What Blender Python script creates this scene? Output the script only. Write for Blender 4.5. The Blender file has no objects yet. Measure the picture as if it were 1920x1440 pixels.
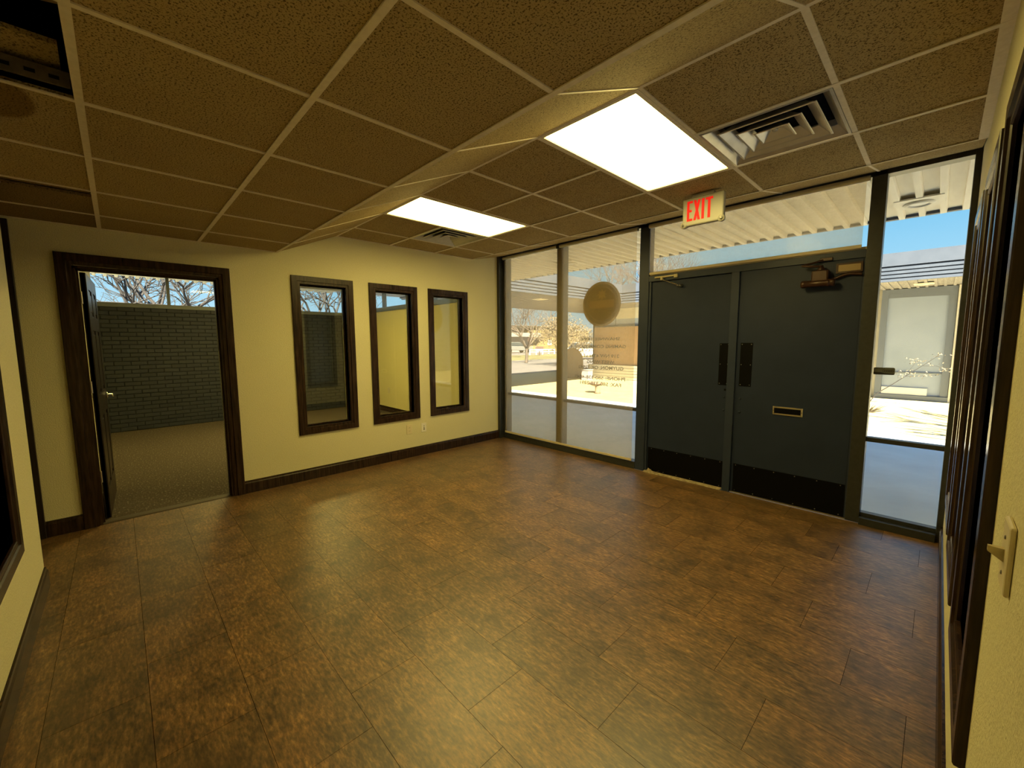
import bpy, bmesh, math, random
from mathutils import Vector, Matrix
random.seed(7)
sc = bpy.context.scene
COL = sc.collection
R = math.radians

# ------------------------------------------------------------------ camera
cam_d = bpy.data.cameras.new('camera'); cam = bpy.data.objects.new('camera', cam_d); COL.objects.link(cam)
F_PX = 767.45
cam_d.sensor_width = 36.0; cam_d.lens = F_PX / 1920 * 36.0; cam_d.clip_start = 0.02; cam_d.clip_end = 500
yaw, pit, rol = -0.8063, -0.1026, -0.0045
fw = Vector((math.sin(yaw)*math.cos(pit), math.cos(yaw)*math.cos(pit), math.sin(pit)))
rt = Vector((math.cos(yaw), -math.sin(yaw), 0)); up = rt.cross(fw)
r2 = rt*math.cos(rol) + up*math.sin(rol); u2 = -rt*math.sin(rol) + up*math.cos(rol)
m = Matrix((r2, u2, -fw)).transposed().to_4x4(); m.translation = Vector((4.5127, -4.1141, 1.4342))
cam.matrix_world = m
sc.camera = cam

# ------------------------------------------------------------------ world, sun, exposure
w = bpy.data.worlds.new('world'); sc.world = w; w.use_nodes = True
wn = w.node_tree; wn.nodes.clear()
SUN_DIR = Vector((-0.85, 0.66, -1.0)).normalized()          # direction the sunlight travels
tc = wn.nodes.new('ShaderNodeTexCoord'); sx = wn.nodes.new('ShaderNodeSeparateXYZ'); wn.links.new(tc.outputs['Generated'], sx.inputs[0])
cr = wn.nodes.new('ShaderNodeValToRGB'); el = cr.color_ramp.elements
while len(el) < 5: el.new(0.5)
for e_, (p_, c_) in zip(el, ((0.0, (0.62, 0.82, 0.95)), (0.10, (0.40, 0.70, 0.90)), (0.24, (0.20, 0.54, 0.84)), (0.6, (0.14, 0.42, 0.82)), (1.0, (0.11, 0.34, 0.75)))):
    e_.position = p_; e_.color = (*c_, 1)
wn.links.new(sx.outputs['Z'], cr.inputs[0])
bg = wn.nodes.new('ShaderNodeBackground'); bg.inputs[1].default_value = 1.15; wn.links.new(cr.outputs[0], bg.inputs[0])
wo = wn.nodes.new('ShaderNodeOutputWorld')
wn.links.new(bg.outputs[0], wo.inputs[0])
sd = bpy.data.lights.new('sun', 'SUN'); sd.energy = 44.0; sd.angle = R(0.53); sd.color = (1.0, 0.89, 0.68)
so = bpy.data.objects.new('sun', sd); COL.objects.link(so)
so.rotation_euler = SUN_DIR.to_track_quat('-Z', 'Y').to_euler(); so.location = (8, -6, 12)
vs = sc.view_settings
vs.view_transform = 'Standard'; vs.look = 'None'; vs.gamma = 1.0; vs.use_curve_mapping = False; vs.exposure = 0.0
sc.cycles.max_bounces = 12; sc.cycles.diffuse_bounces = 8; sc.cycles.transparent_max_bounces = 24
LAMP = (18.0, 14.0, 4.2)                                     # light of the ceiling panels
LAMP_OFFICE = (40.0, 31.5, 9.4)

# ------------------------------------------------------------------ materials
def new_mat(name):
    mt = bpy.data.materials.new(name); mt.use_nodes = True
    nt = mt.node_tree; b = nt.nodes['Principled BSDF']
    return mt, nt, b
def col4(c): return (c[0], c[1], c[2], 1.0)
def srgb(r, g, b):
    f = lambda v: (v/255/12.92) if v/255 <= 0.04045 else ((v/255+0.055)/1.055)**2.4
    return (f(r), f(g), f(b))
def plain(name, c, rough=0.5, metal=0.0, spec=0.5, emit=None, es=0.0):
    mt, nt, b = new_mat(name)
    b.inputs['Base Color'].default_value = col4(c); b.inputs['Roughness'].default_value = rough
    b.inputs['Metallic'].default_value = metal; b.inputs['Specular IOR Level'].default_value = spec
    if emit: b.inputs['Emission Color'].default_value = col4(emit); b.inputs['Emission Strength'].default_value = es
    return mt
def pos_noise(nt, scale, detail=2.0, rough=0.5, mapping=None, offset=None):
    g = nt.nodes.new('ShaderNodeNewGeometry'); v = g.outputs['Position']
    if mapping:
        mp = nt.nodes.new('ShaderNodeMapping'); mp.inputs['Scale'].default_value = mapping
        nt.links.new(v, mp.inputs[0]); v = mp.outputs[0]
    if offset is not None:
        ad = nt.nodes.new('ShaderNodeVectorMath'); ad.operation = 'ADD'
        nt.links.new(v, ad.inputs[0]); nt.links.new(offset, ad.inputs[1]); v = ad.outputs[0]
    n = nt.nodes.new('ShaderNodeTexNoise'); n.inputs['Scale'].default_value = scale
    n.inputs['Detail'].default_value = detail; n.inputs['Roughness'].default_value = rough
    nt.links.new(v, n.inputs['Vector']); return n.outputs[0]
def ramp(nt, src, stops):
    r = nt.nodes.new('ShaderNodeValToRGB'); e = r.color_ramp.elements
    while len(e) < len(stops): e.new(0.5)
    for i, (p, c) in enumerate(stops): e[i].position = p; e[i].color = col4(c)
    nt.links.new(src, r.inputs[0]); return r.outputs[0]
def bump(nt, b, src, strength, dist=0.01):
    bp = nt.nodes.new('ShaderNodeBump'); bp.inputs['Strength'].default_value = strength; bp.inputs['Distance'].default_value = dist
    nt.links.new(src, bp.inputs['Height']); nt.links.new(bp.outputs[0], b.inputs['Normal'])
def mixc(nt, fac, a, bb, mode='MIX'):
    mx = nt.nodes.new('ShaderNodeMix'); mx.data_type = 'RGBA'; mx.blend_type = mode
    for s, val in ((mx.inputs['Factor'], fac), (mx.inputs['A'], a), (mx.inputs['B'], bb)):
        if isinstance(val, (int, float)): s.default_value = val
        elif isinstance(val, tuple): s.default_value = col4(val)
        else: nt.links.new(val, s)
    return mx.outputs['Result']
def noisy(name, c0, c1, scale, rough=0.6, bmp=0.0, detail=3.0, mapping=None, metal=0.0, spec=0.5, lo=0.35, hi=0.65, bdist=0.005):
    mt, nt, b = new_mat(name)
    n = pos_noise(nt, scale, detail, 0.55, mapping)
    nt.links.new(ramp(nt, n, [(lo, c0), (hi, c1)]), b.inputs['Base Color'])
    b.inputs['Roughness'].default_value = rough; b.inputs['Metallic'].default_value = metal; b.inputs['Specular IOR Level'].default_value = spec
    if bmp: bump(nt, b, n, bmp, bdist)
    return mt
M = {}
M['paint'] = noisy('cream_wall_paint', (0.67, 0.63, 0.41), (0.77, 0.73, 0.49), 150, 0.62, 0.75, 2.0, spec=0.3, bdist=0.004)
M['yellow_paint'] = noisy('yellow_wall_paint', (0.78, 0.69, 0.34), (0.82, 0.73, 0.38), 60, 0.6, 0.1)
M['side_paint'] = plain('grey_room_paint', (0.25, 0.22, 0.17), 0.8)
def tile_mat(name, base, speck, stain=None):
    mt, nt, b = new_mat(name)
    n = pos_noise(nt, 155, 2.5, 0.62); n2 = pos_noise(nt, 6, 2.0)
    c = ramp(nt, n, [(0.39, speck), (0.47, base)])
    c = mixc(nt, 0.18, c, ramp(nt, n2, [(0.3, (0.75, 0.62, 0.45)), (0.7, (1, 1, 1))]), 'MULTIPLY')
    if stain:
        g = nt.nodes.new('ShaderNodeNewGeometry')
        for (sx, sy, rx, ry) in stain:
            sb = nt.nodes.new('ShaderNodeVectorMath'); sb.operation = 'SUBTRACT'; sb.inputs[1].default_value = (sx, sy, 0)
            ml = nt.nodes.new('ShaderNodeVectorMath'); ml.operation = 'MULTIPLY'; ml.inputs[1].default_value = (1/rx, 1/ry, 0)
            ln = nt.nodes.new('ShaderNodeVectorMath'); ln.operation = 'LENGTH'
            nt.links.new(g.outputs['Position'], sb.inputs[0]); nt.links.new(sb.outputs[0], ml.inputs[0]); nt.links.new(ml.outputs[0], ln.inputs[0])
            c = mixc(nt, 1.0, c, ramp(nt, ln.outputs['Value'], [(0.88, (0.55, 0.45, 0.30)), (1.0, (1, 1, 1))]), 'MULTIPLY')
    nt.links.new(c, b.inputs['Base Color']); b.inputs['Roughness'].default_value = 0.9; b.inputs['Specular IOR Level'].default_value = 0.1
    bump(nt, b, n, 0.5, 0.004); return mt
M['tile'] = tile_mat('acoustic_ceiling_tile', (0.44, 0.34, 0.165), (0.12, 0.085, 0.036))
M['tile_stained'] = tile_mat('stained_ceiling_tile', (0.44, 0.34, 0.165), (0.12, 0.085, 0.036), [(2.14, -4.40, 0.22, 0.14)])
M['tile_dark'] = tile_mat('dark_brown_ceiling_tile', (0.27, 0.19, 0.09), (0.08, 0.055, 0.025))  # darker brown tile colour, also used to paint a gap shadow
M['tee'] = noisy('ceiling_grid_enamel', (0.74, 0.66, 0.52), (0.82, 0.74, 0.60), 40, 0.55, spec=0.3)
def wood_mat(name, c0, c1, c2, rough=0.35, mapping=(60, 60, 4)):
    mt, nt, b = new_mat(name)
    n = pos_noise(nt, 1.0, 4.0, 0.6, mapping); n2 = pos_noise(nt, 5.0, 2.0)
    c = ramp(nt, n, [(0.3, c0), (0.5, c1), (0.72, c2)])
    c = mixc(nt, 0.4, c, ramp(nt, n2, [(0.3, (0.6, 0.6, 0.6)), (0.7, (1, 1, 1))]), 'MULTIPLY')
    nt.links.new(c, b.inputs['Base Color']); b.inputs['Roughness'].default_value = rough; b.inputs['Specular IOR Level'].default_value = 0.28
    bump(nt, b, n, 0.12, 0.002); return mt
M['wood'] = wood_mat('dark_walnut_trim', (0.010, 0.005, 0.0035), (0.030, 0.0155, 0.010), (0.060, 0.033, 0.020), 0.27)
M['wood_dark'] = wood_mat('espresso_door_wood', (0.012, 0.008, 0.007), (0.022, 0.015, 0.012), (0.032, 0.022, 0.018), 0.3)
M['bronze'] = noisy('dark_bronze_aluminium', (0.020, 0.022, 0.024), (0.030, 0.032, 0.034), 30, 0.38, metal=0.0, spec=0.6)
M['door'] = noisy('charcoal_door_paint', (0.015, 0.024, 0.056), (0.018, 0.028, 0.064), 3.5, 0.5, 0.0, spec=0.3)
M['door_frame'] = noisy('charcoal_frame_paint', (0.021, 0.032, 0.068), (0.025, 0.037, 0.076), 8, 0.45, 0.0, spec=0.4)
M['plate'] = plain('black_plastic_plate', (0.002, 0.002, 0.003), 0.5, spec=0.12)
M['screw'] = plain('steel_screw', (0.25, 0.24, 0.22), 0.35, 0.9)
M['nickel'] = plain('satin_nickel', (0.72, 0.66, 0.54), 0.28, 1.0)
M['chrome'] = plain('polished_chrome', (0.75, 0.75, 0.74), 0.15, 1.0)
M['brownmetal'] = plain('brown_enamel_closer', (0.045, 0.016, 0.007), 0.35, 0.2)
M['tan_label'] = plain('tan_metal_label', (0.30, 0.21, 0.10), 0.4, 0.2)
M['darkgap'] = plain('dark_cavity', (0.008, 0.007, 0.006), 0.9, spec=0.1)
M['beige_metal'] = plain('beige_enamel_arm', (0.55, 0.48, 0.28), 0.4)
M['vent'] = noisy('satin_grey_vent_enamel', (0.55, 0.53, 0.50), (0.62, 0.60, 0.57), 12, 0.32, metal=0.45)
M['rail'] = plain('aluminium_shade_roller', (0.62, 0.60, 0.55), 0.3, 0.7)
M['hem'] = plain('beige_hem_bar', (0.62, 0.53, 0.36), 0.55)
M['ivory'] = plain('ivory_plastic', (0.72, 0.64, 0.44), 0.4)
M['white_plastic'] = plain('white_plastic', (0.82, 0.80, 0.74), 0.4)
M['exit_body'] = plain('cream_exit_housing', (0.32, 0.31, 0.28), 0.45)
M['red'] = plain('red_exit_letter', (0.50, 0.004, 0.004), 0.7, emit=(1.0, 0.004, 0.006), es=0.45)
M['diffuser'] = plain('lit_acrylic_diffuser', (0.8, 0.8, 0.7), 0.6, emit=(LAMP[0]/18, LAMP[1]/18, LAMP[2]/18), es=18.0)
M['diffuser_office'] = plain('lit_office_diffuser', (0.8, 0.8, 0.7), 0.6, emit=(LAMP_OFFICE[0]/40, LAMP_OFFICE[1]/40, LAMP_OFFICE[2]/40), es=40.0)
M['letter'] = plain('dark_vinyl_letter', (0.030, 0.034, 0.028), 0.6)
M['decal'] = noisy('olive_vinyl_decal', (0.13, 0.10, 0.045), (0.15, 0.12, 0.05), 20, 0.7)
M['decal_ring'] = plain('tan_vinyl_ring', (0.20, 0.155, 0.075), 0.7)
M['decal_band'] = plain('brown_vinyl_band', (0.24, 0.165, 0.075), 0.7)
M['decal_leaf'] = plain('gold_vinyl_mark', (0.26, 0.19, 0.06), 0.7)
M['sticker'] = plain('grey_vinyl_sticker', (0.11, 0.115, 0.105), 0.5)
M['sticker_dark'] = plain('black_vinyl_sticker', (0.014, 0.013, 0.012), 0.5)
def glass_mat(name, tint, refl=0.04, amount=1.0):
    mt = bpy.data.materials.new(name); mt.use_nodes = True; nt = mt.node_tree; nt.nodes.clear()
    o = nt.nodes.new('ShaderNodeOutputMaterial'); mx = nt.nodes.new('ShaderNodeMixShader')
    tr = nt.nodes.new('ShaderNodeBsdfTransparent'); tr.inputs[0].default_value = col4(tint)
    gl = nt.nodes.new('ShaderNodeBsdfGlossy'); gl.inputs['Roughness'].default_value = 0.0
    lw = nt.nodes.new('ShaderNodeLayerWeight'); lw.inputs[0].default_value = 0.5
    pw = nt.nodes.new('ShaderNodeMath'); pw.operation = 'POWER'; pw.inputs[1].default_value = 5.0
    ma = nt.nodes.new('ShaderNodeMath'); ma.operation = 'MULTIPLY_ADD'; ma.inputs[1].default_value = (1-refl)*amount; ma.inputs[2].default_value = refl
    nt.links.new(lw.outputs['Facing'], pw.inputs[0]); nt.links.new(pw.outputs[0], ma.inputs[0]); nt.links.new(ma.outputs[0], mx.inputs[0])
    nt.links.new(tr.outputs[0], mx.inputs[1]); nt.links.new(gl.outputs[0], mx.inputs[2]); nt.links.new(mx.outputs[0], o.inputs[0])
    return mt
M['glass'] = glass_mat('clear_window_glass', (0.95, 0.975, 0.97), 0.008, 0.9)
M['glass_in'] = glass_mat('interior_window_glass', (0.93, 0.95, 0.94), 0.06)
def shade_mat():
    mt = bpy.data.materials.new('solar_shade_mesh'); mt.use_nodes = True; nt = mt.node_tree; nt.nodes.clear()
    o = nt.nodes.new('ShaderNodeOutputMaterial'); mx = nt.nodes.new('ShaderNodeMixShader'); m2 = nt.nodes.new('ShaderNodeMixShader')
    tr = nt.nodes.new('ShaderNodeBsdfTransparent'); tr.inputs[0].default_value = (1.0, 0.96, 0.88, 1); df = nt.nodes.new('ShaderNodeBsdfDiffuse'); tl = nt.nodes.new('ShaderNodeBsdfTranslucent')
    n = pos_noise(nt, 1.0, 2.0, 0.5, (420, 420, 20)); n2 = pos_noise(nt, 1.0, 2.0, 0.5, (20, 20, 420))
    ad = nt.nodes.new('ShaderNodeMath'); ad.operation = 'ADD'; nt.links.new(n, ad.inputs[0]); nt.links.new(n2, ad.inputs[1])
    mr = nt.nodes.new('ShaderNodeMapRange'); mr.inputs[1].default_value = 0.7; mr.inputs[2].default_value = 1.3; mr.inputs[3].default_value = 0.22; mr.inputs[4].default_value = 0.30
    nt.links.new(ad.outputs[0], mr.inputs[0])
    df.inputs[0].default_value = (0.70, 0.60, 0.42, 1); tl.inputs[0].default_value = (0.85, 0.78, 0.64, 1)
    m2.inputs[0].default_value = 0.55
    nt.links.new(df.outputs[0], m2.inputs[1]); nt.links.new(tl.outputs[0], m2.inputs[2])
    nt.links.new(mr.outputs[0], mx.inputs[0]); nt.links.new(tr.outputs[0], mx.inputs[1]); nt.links.new(m2.outputs[0], mx.inputs[2]); nt.links.new(mx.outputs[0], o.inputs[0])
    return mt
M['shade'] = shade_mat()
def floor_mat():
    mt, nt, b = new_mat('mottled_brown_vinyl_tile')
    oi = nt.nodes.new('ShaderNodeObjectInfo')
    cx = nt.nodes.new('ShaderNodeCombineXYZ')
    for k in range(3):
        mu = nt.nodes.new('ShaderNodeMath'); mu.operation = 'MULTIPLY'; mu.inputs[1].default_value = (37.0, 91.0, 53.0)[k]
        nt.links.new(oi.outputs['Random'], mu.inputs[0]); nt.links.new(mu.outputs[0], cx.inputs[k])
    n1 = pos_noise(nt, 1.0, 6.0, 0.76, (10, 40, 20), cx.outputs[0])
    n2 = pos_noise(nt, 5.5, 3.0, 0.55, None, cx.outputs[0])
    n3 = pos_noise(nt, 60, 3.0, 0.65, (0.45, 1.3, 1))
    c = ramp(nt, n1, [(0.30, (0.070, 0.034, 0.013)), (0.46, (0.155, 0.086, 0.034)), (0.58, (0.215, 0.125, 0.053)), (0.75, (0.34, 0.225, 0.105))])
    c = mixc(nt, 0.9, c, ramp(nt, n2, [(0.30, (0.40, 0.40, 0.40)), (0.52, (0.95, 0.95, 0.93)), (0.72, (1.25, 1.18, 1.08))]), 'MULTIPLY')
    c = mixc(nt, 0.85, c, ramp(nt, n3, [(0.34, (0.36, 0.33, 0.29)), (0.5, (0.95, 0.93, 0.90)), (0.66, (1.9, 1.8, 1.65))]), 'MULTIPLY')
    c = mixc(nt, 1.0, c, ramp(nt, oi.outputs['Random'], [(0.0, (0.84, 0.85, 0.86)), (0.5, (1.0, 0.97, 0.94)), (1.0, (1.08, 1.05, 1.0))]), 'MULTIPLY')
    nt.links.new(c, b.inputs['Base Color'])
    rr = ramp(nt, n1, [(0.3, (0.42,)*3), (0.7, (0.55,)*3)]); nt.links.new(rr, b.inputs['Roughness'])
    b.inputs['Specular IOR Level'].default_value = 0.2
    b.inputs['Coat Weight'].default_value = 1.0; b.inputs['Coat IOR'].default_value = 1.75; b.inputs['Coat Roughness'].default_value = 0.42
    bump(nt, b, n1, 0.05, 0.002); return mt
M['floor'] = floor_mat()
M['grout'] = plain('dark_tile_seam', (0.010, 0.007, 0.005), 0.9, spec=0.02)
def carpet_mat():
    mt, nt, b = new_mat('brown_loop_carpet')
    n1 = pos_noise(nt, 1.0, 2.0, 0.5, (26, 70, 10)); n2 = pos_noise(nt, 220, 2.0)
    c = ramp(nt, n1, [(0.40, (0.065, 0.048, 0.032)), (0.60, (0.10, 0.076, 0.05)), (0.70, (0.22, 0.185, 0.14))])
    c = mixc(nt, 0.5, c, ramp(nt, n2, [(0.35, (0.5, 0.5, 0.5)), (0.65, (1.1, 1.1, 1.1))]), 'MULTIPLY')
    nt.links.new(c, b.inputs['Base Color']); b.inputs['Roughness'].default_value = 0.95; bump(nt, b, n2, 0.5, 0.004); return mt
M['carpet'] = carpet_mat()
def brick_mat():
    mt, nt, b = new_mat('dark_painted_brick')
    oi = nt.nodes.new('ShaderNodeObjectInfo'); n = pos_noise(nt, 35, 3.0)
    c = ramp(nt, oi.outputs['Random'], [(0.0, (0.022, 0.027, 0.042)), (1.0, (0.030, 0.036, 0.054))])
    c = mixc(nt, 0.4, c, ramp(nt, n, [(0.35, (0.75, 0.75, 0.75)), (0.65, (1.1, 1.1, 1.1))]), 'MULTIPLY')
    nt.links.new(c, b.inputs['Base Color']); b.inputs['Roughness'].default_value = 0.7; bump(nt, b, n, 0.25, 0.004); return mt
M['brick'] = brick_mat()
M['mortar'] = plain('dark_mortar', (0.018, 0.021, 0.031), 0.9)
# outdoors
M['soffit'] = noisy('cream_ribbed_soffit', (0.80, 0.73, 0.58), (0.86, 0.79, 0.64), 7, 0.6, mapping=(3, 0.5, 1))
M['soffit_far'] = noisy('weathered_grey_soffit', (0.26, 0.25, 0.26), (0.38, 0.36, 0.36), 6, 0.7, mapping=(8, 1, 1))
M['soffit_gap'] = plain('soffit_seam', (0.30, 0.27, 0.22), 0.8)
M['fascia'] = noisy('grey_metal_fascia', (0.066, 0.079, 0.11), (0.078, 0.092, 0.125), 5, 0.5)
M['fascia_groove'] = plain('dark_fascia_groove', (0.06, 0.06, 0.07), 0.7)
M['concrete'] = noisy('pale_concrete', (0.64, 0.65, 0.65), (0.74, 0.75, 0.74), 2.2, 0.85, 0.1, 5.0, lo=0.3, hi=0.7)
M['court'] = noisy('sunlit_yellow_ground', (0.35, 0.30, 0.155), (0.47, 0.40, 0.22), 3.0, 0.9, 0.2, 6.0, lo=0.3, hi=0.7)
M['asphalt'] = noisy('sunlit_asphalt', (0.135, 0.128, 0.135), (0.17, 0.16, 0.165), 1.4, 0.9, detail=5.0)
M['dry_grass'] = noisy('dry_winter_grass', (0.14, 0.135, 0.055), (0.20, 0.185, 0.09), 1.2, 0.95, detail=5.0)
M['cream_ext'] = noisy('cream_exterior_wall', (0.62, 0.58, 0.48), (0.68, 0.64, 0.54), 3, 0.75)
M['tan_panel'] = noisy('tan_wall_panel', (0.40, 0.26, 0.15), (0.45, 0.29, 0.17), 2.0, 0.75, mapping=(6, 6, 0.6))
M['white_siding'] = plain('white_siding_board', (0.80, 0.78, 0.74), 0.6)
M['pale_blind'] = noisy('pale_grey_blind', (0.31, 0.36, 0.46), (0.36, 0.41, 0.52), 1.2, 0.6)
M['grey_frame'] = plain('blue_grey_window_frame', (0.17, 0.19, 0.23), 0.5)
M['bark'] = noisy('pale_winter_bark', (0.08, 0.062, 0.056), (0.14, 0.115, 0.10), 12, 0.9)
M['bark_dark'] = noisy('dark_winter_bark', (0.022, 0.019, 0.018), (0.045, 0.038, 0.034), 12, 0.9)
M['dry_leaf'] = noisy('dry_yellow_leaf', (0.10, 0.08, 0.05), (0.17, 0.135, 0.085), 20, 0.8)
M['brown_stone'] = noisy('brown_stone', (0.20, 0.15, 0.11), (0.28, 0.21, 0.16), 3, 0.9, mapping=(14, 14, 1.0))
M['grey_box'] = plain('grey_metal_box', (0.30, 0.29, 0.33), 0.6)
M['house_white'] = plain('pinkish_white_house', (0.27, 0.24, 0.235), 0.8)
M['house_yellow'] = noisy('yellow_house_brick', (0.22, 0.17, 0.075), (0.26, 0.20, 0.09), 1.5, 0.85)
M['house_roof'] = plain('grey_shingle_roof', (0.26, 0.25, 0.24), 0.9)
M['dark_post'] = plain('dark_brown_post', (0.10, 0.06, 0.06), 0.8)
M['house_pane'] = plain('house_window_pane', (0.22, 0.24, 0.27), 0.2)
M['car_grey'] = plain('grey_car_paint', (0.20, 0.21, 0.22), 0.3, 0.3)
M['car_white'] = plain('white_car_paint', (0.85, 0.86, 0.88), 0.3)
M['car_glass'] = plain('dark_car_glass', (0.04, 0.05, 0.06), 0.15)
M['tyre'] = plain('black_tyre', (0.02, 0.02, 0.02), 0.8)
M['duct'] = noisy('dusty_brown_duct', (0.42, 0.29, 0.16), (0.66, 0.50, 0.30), 14, 0.9)
M['deck'] = plain('dark_plenum_deck', (0.02, 0.017, 0.013), 0.95)
M['strut'] = noisy('grey_steel_strut', (0.10, 0.085, 0.075), (0.16, 0.13, 0.11), 30, 0.6, metal=0.3)
M['threshold'] = plain('worn_aluminium_threshold', (0.30, 0.25, 0.17), 0.5, 0.5)
M['strip_brown'] = plain('dull_brown_metal_strip', (0.075, 0.055, 0.035), 0.6)
M['debris'] = noisy('torn_beige_weatherstrip', (0.28, 0.22, 0.13), (0.48, 0.39, 0.26), 40, 0.9)
M['rubber'] = plain('black_gasket', (0.012, 0.012, 0.012), 0.7)

# ------------------------------------------------------------------ mesh helpers
class MB:
    def __init__(s): s.v = []; s.f = []; s.sm = []
    def add(s, vs, fs, smooth=False):
        o = len(s.v); s.v += [tuple(p) for p in vs]; s.f += [tuple(i+o for i in f) for f in fs]; s.sm += [smooth]*len(fs); return s
    def box(s, x0, x1, y0, y1, z0, z1):
        x0, x1 = min(x0, x1), max(x0, x1); y0, y1 = min(y0, y1), max(y0, y1); z0, z1 = min(z0, z1), max(z0, z1)
        return s.add([(x0,y0,z0),(x1,y0,z0),(x1,y1,z0),(x0,y1,z0),(x0,y0,z1),(x1,y0,z1),(x1,y1,z1),(x0,y1,z1)],
                     [(0,3,2,1),(4,5,6,7),(0,1,5,4),(1,2,6,5),(2,3,7,6),(3,0,4,7)])
    def prism(s, pts, a, b, mp):
        n = len(pts)
        return s.add([mp(p[0], p[1], a) for p in pts]+[mp(p[0], p[1], b) for p in pts],
                     [tuple(range(n))[::-1], tuple(range(n, 2*n))]+[(i, (i+1) % n, n+(i+1) % n, n+i) for i in range(n)])
    def tube(s, pts, rad, n=8, cap=True):
        rings = []; pts = [Vector(p) for p in pts]
        for i, p in enumerate(pts):
            d = (pts[min(i+1, len(pts)-1)]-pts[max(i-1, 0)]).normalized()
            a = d.orthogonal().normalized() if i == 0 else (a - d*a.dot(d)).normalized()
            b = d.cross(a); r = rad[i] if isinstance(rad, (list, tuple)) else rad
            rings.append([p+(a*math.cos(2*math.pi*k/n)+b*math.sin(2*math.pi*k/n))*r for k in range(n)])
        vs = [q for rg in rings for q in rg]; fs = []
        for i in range(len(pts)-1):
            for k in range(n): fs.append((i*n+k, i*n+(k+1) % n, (i+1)*n+(k+1) % n, (i+1)*n+k))
        s.add(vs, fs, True)
        if cap: s.add(rings[0], [tuple(range(n))[::-1]]); s.add(rings[-1], [tuple(range(n))])
        return s
    def lathe(s, c, axis, prof, n=24):
        ax = Vector(axis).normalized(); a = ax.orthogonal().normalized(); b = ax.cross(a); c = Vector(c)
        vs = []
        for (r, h) in prof: vs += [c+ax*h+(a*math.cos(2*math.pi*k/n)+b*math.sin(2*math.pi*k/n))*r for k in range(n)]
        fs = []
        for i in range(len(prof)-1):
            for k in range(n): fs.append((i*n+k, i*n+(k+1) % n, (i+1)*n+(k+1) % n, (i+1)*n+k))
        fs.append(tuple(range(n))[::-1]); fs.append(tuple(range((len(prof)-1)*n, len(prof)*n)))
        return s.add(vs, fs, True)
    def ring(s, a0, a1, b0, b1, prof, mp, close=False):
        # mitred frame: prof = list of (inset, height); mp maps (a, b, h) to xyz
        vs = []
        for (d, h) in prof: vs += [mp(a0+d, b0+d, h), mp(a1-d, b0+d, h), mp(a1-d, b1-d, h), mp(a0+d, b1-d, h)]
        fs = []; n = len(prof)
        for i in range(n if close else n-1):
            j = (i+1) % n
            for k in range(4): fs.append((i*4+k, i*4+(k+1) % 4, j*4+(k+1) % 4, j*4+k))
        return s.add(vs, fs)
    def quad(s, *p): return s.add(p, [tuple(range(len(p)))])
def origin_of(o):
    p = Vector((0, 0, 0))
    while o is not None: p += o.location; o = o.parent
    return p
def link(name, me, mat, parent=None, bevel=0.0, seg=2, loc=None):
    o = bpy.data.objects.new(name, me); COL.objects.link(o)
    if mat is not None and not me.materials: me.materials.append(mat)
    if parent is not None: o.parent = parent
    if loc is not None: o.location = loc
    if bevel:
        md = o.modifiers.new('bevel', 'BEVEL'); md.width = bevel; md.segments = seg; md.limit_method = 'ANGLE'; md.angle_limit = R(40)
    return o
def part(name, mb, mat, parent=None, bevel=0.0, seg=2, base=None):
    """one mesh object from world-space geometry; base = origin for a top-level mesh"""
    off = origin_of(parent) if parent is not None else Vector(base or (0, 0, 0))
    me = bpy.data.meshes.new(name)
    me.from_pydata([tuple(Vector(p)-off) for p in mb.v], [], mb.f)
    me.polygons.foreach_set('use_smooth', mb.sm); me.update()
    bm = bmesh.new(); bm.from_mesh(me); bmesh.ops.recalc_face_normals(bm, faces=bm.faces); bm.to_mesh(me); bm.free()
    return link(name, me, M[mat] if isinstance(mat, str) else mat, parent, bevel, seg, None if parent is not None else off)
def tag(o, label=None, cat=None, group=None, kind=None):
    if label: o['label'] = label
    if cat: o['category'] = cat
    if group: o['group'] = group
    if kind: o['kind'] = kind
    return o
def thing(name, loc, label=None, cat=None, group=None, kind=None):
    o = bpy.data.objects.new(name, None); COL.objects.link(o); o.location = loc; o.empty_display_size = 0.1
    return tag(o, label, cat, group, kind)
def B(*a): return MB().box(*a)
def copy_mesh(src, name, parent, loc):
    o = bpy.data.objects.new(name, src.data); COL.objects.link(o); o.parent = parent; o.location = loc; return o
def wall_boxes(axis, c0, c1, a0, a1, z0, z1, holes):
    """wall slab with rectangular holes; axis 'x': slab between x=c0..c1 running along y (a0..a1)"""
    mb = MB(); A = sorted({a0, a1, *[h[0] for h in holes], *[h[1] for h in holes]}); Z = sorted({z0, z1, *[h[2] for h in holes], *[h[3] for h in holes]})
    for i in range(len(A)-1):
        for j in range(len(Z)-1):
            ma, mz = (A[i]+A[i+1])/2, (Z[j]+Z[j+1])/2
            if any(h[0] < ma < h[1] and h[2] < mz < h[3] for h in holes): continue
            if axis == 'x': mb.box(c0, c1, A[i], A[i+1], Z[j], Z[j+1])
            else: mb.box(A[i], A[i+1], c0, c1, Z[j], Z[j+1])
    return mb

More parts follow.
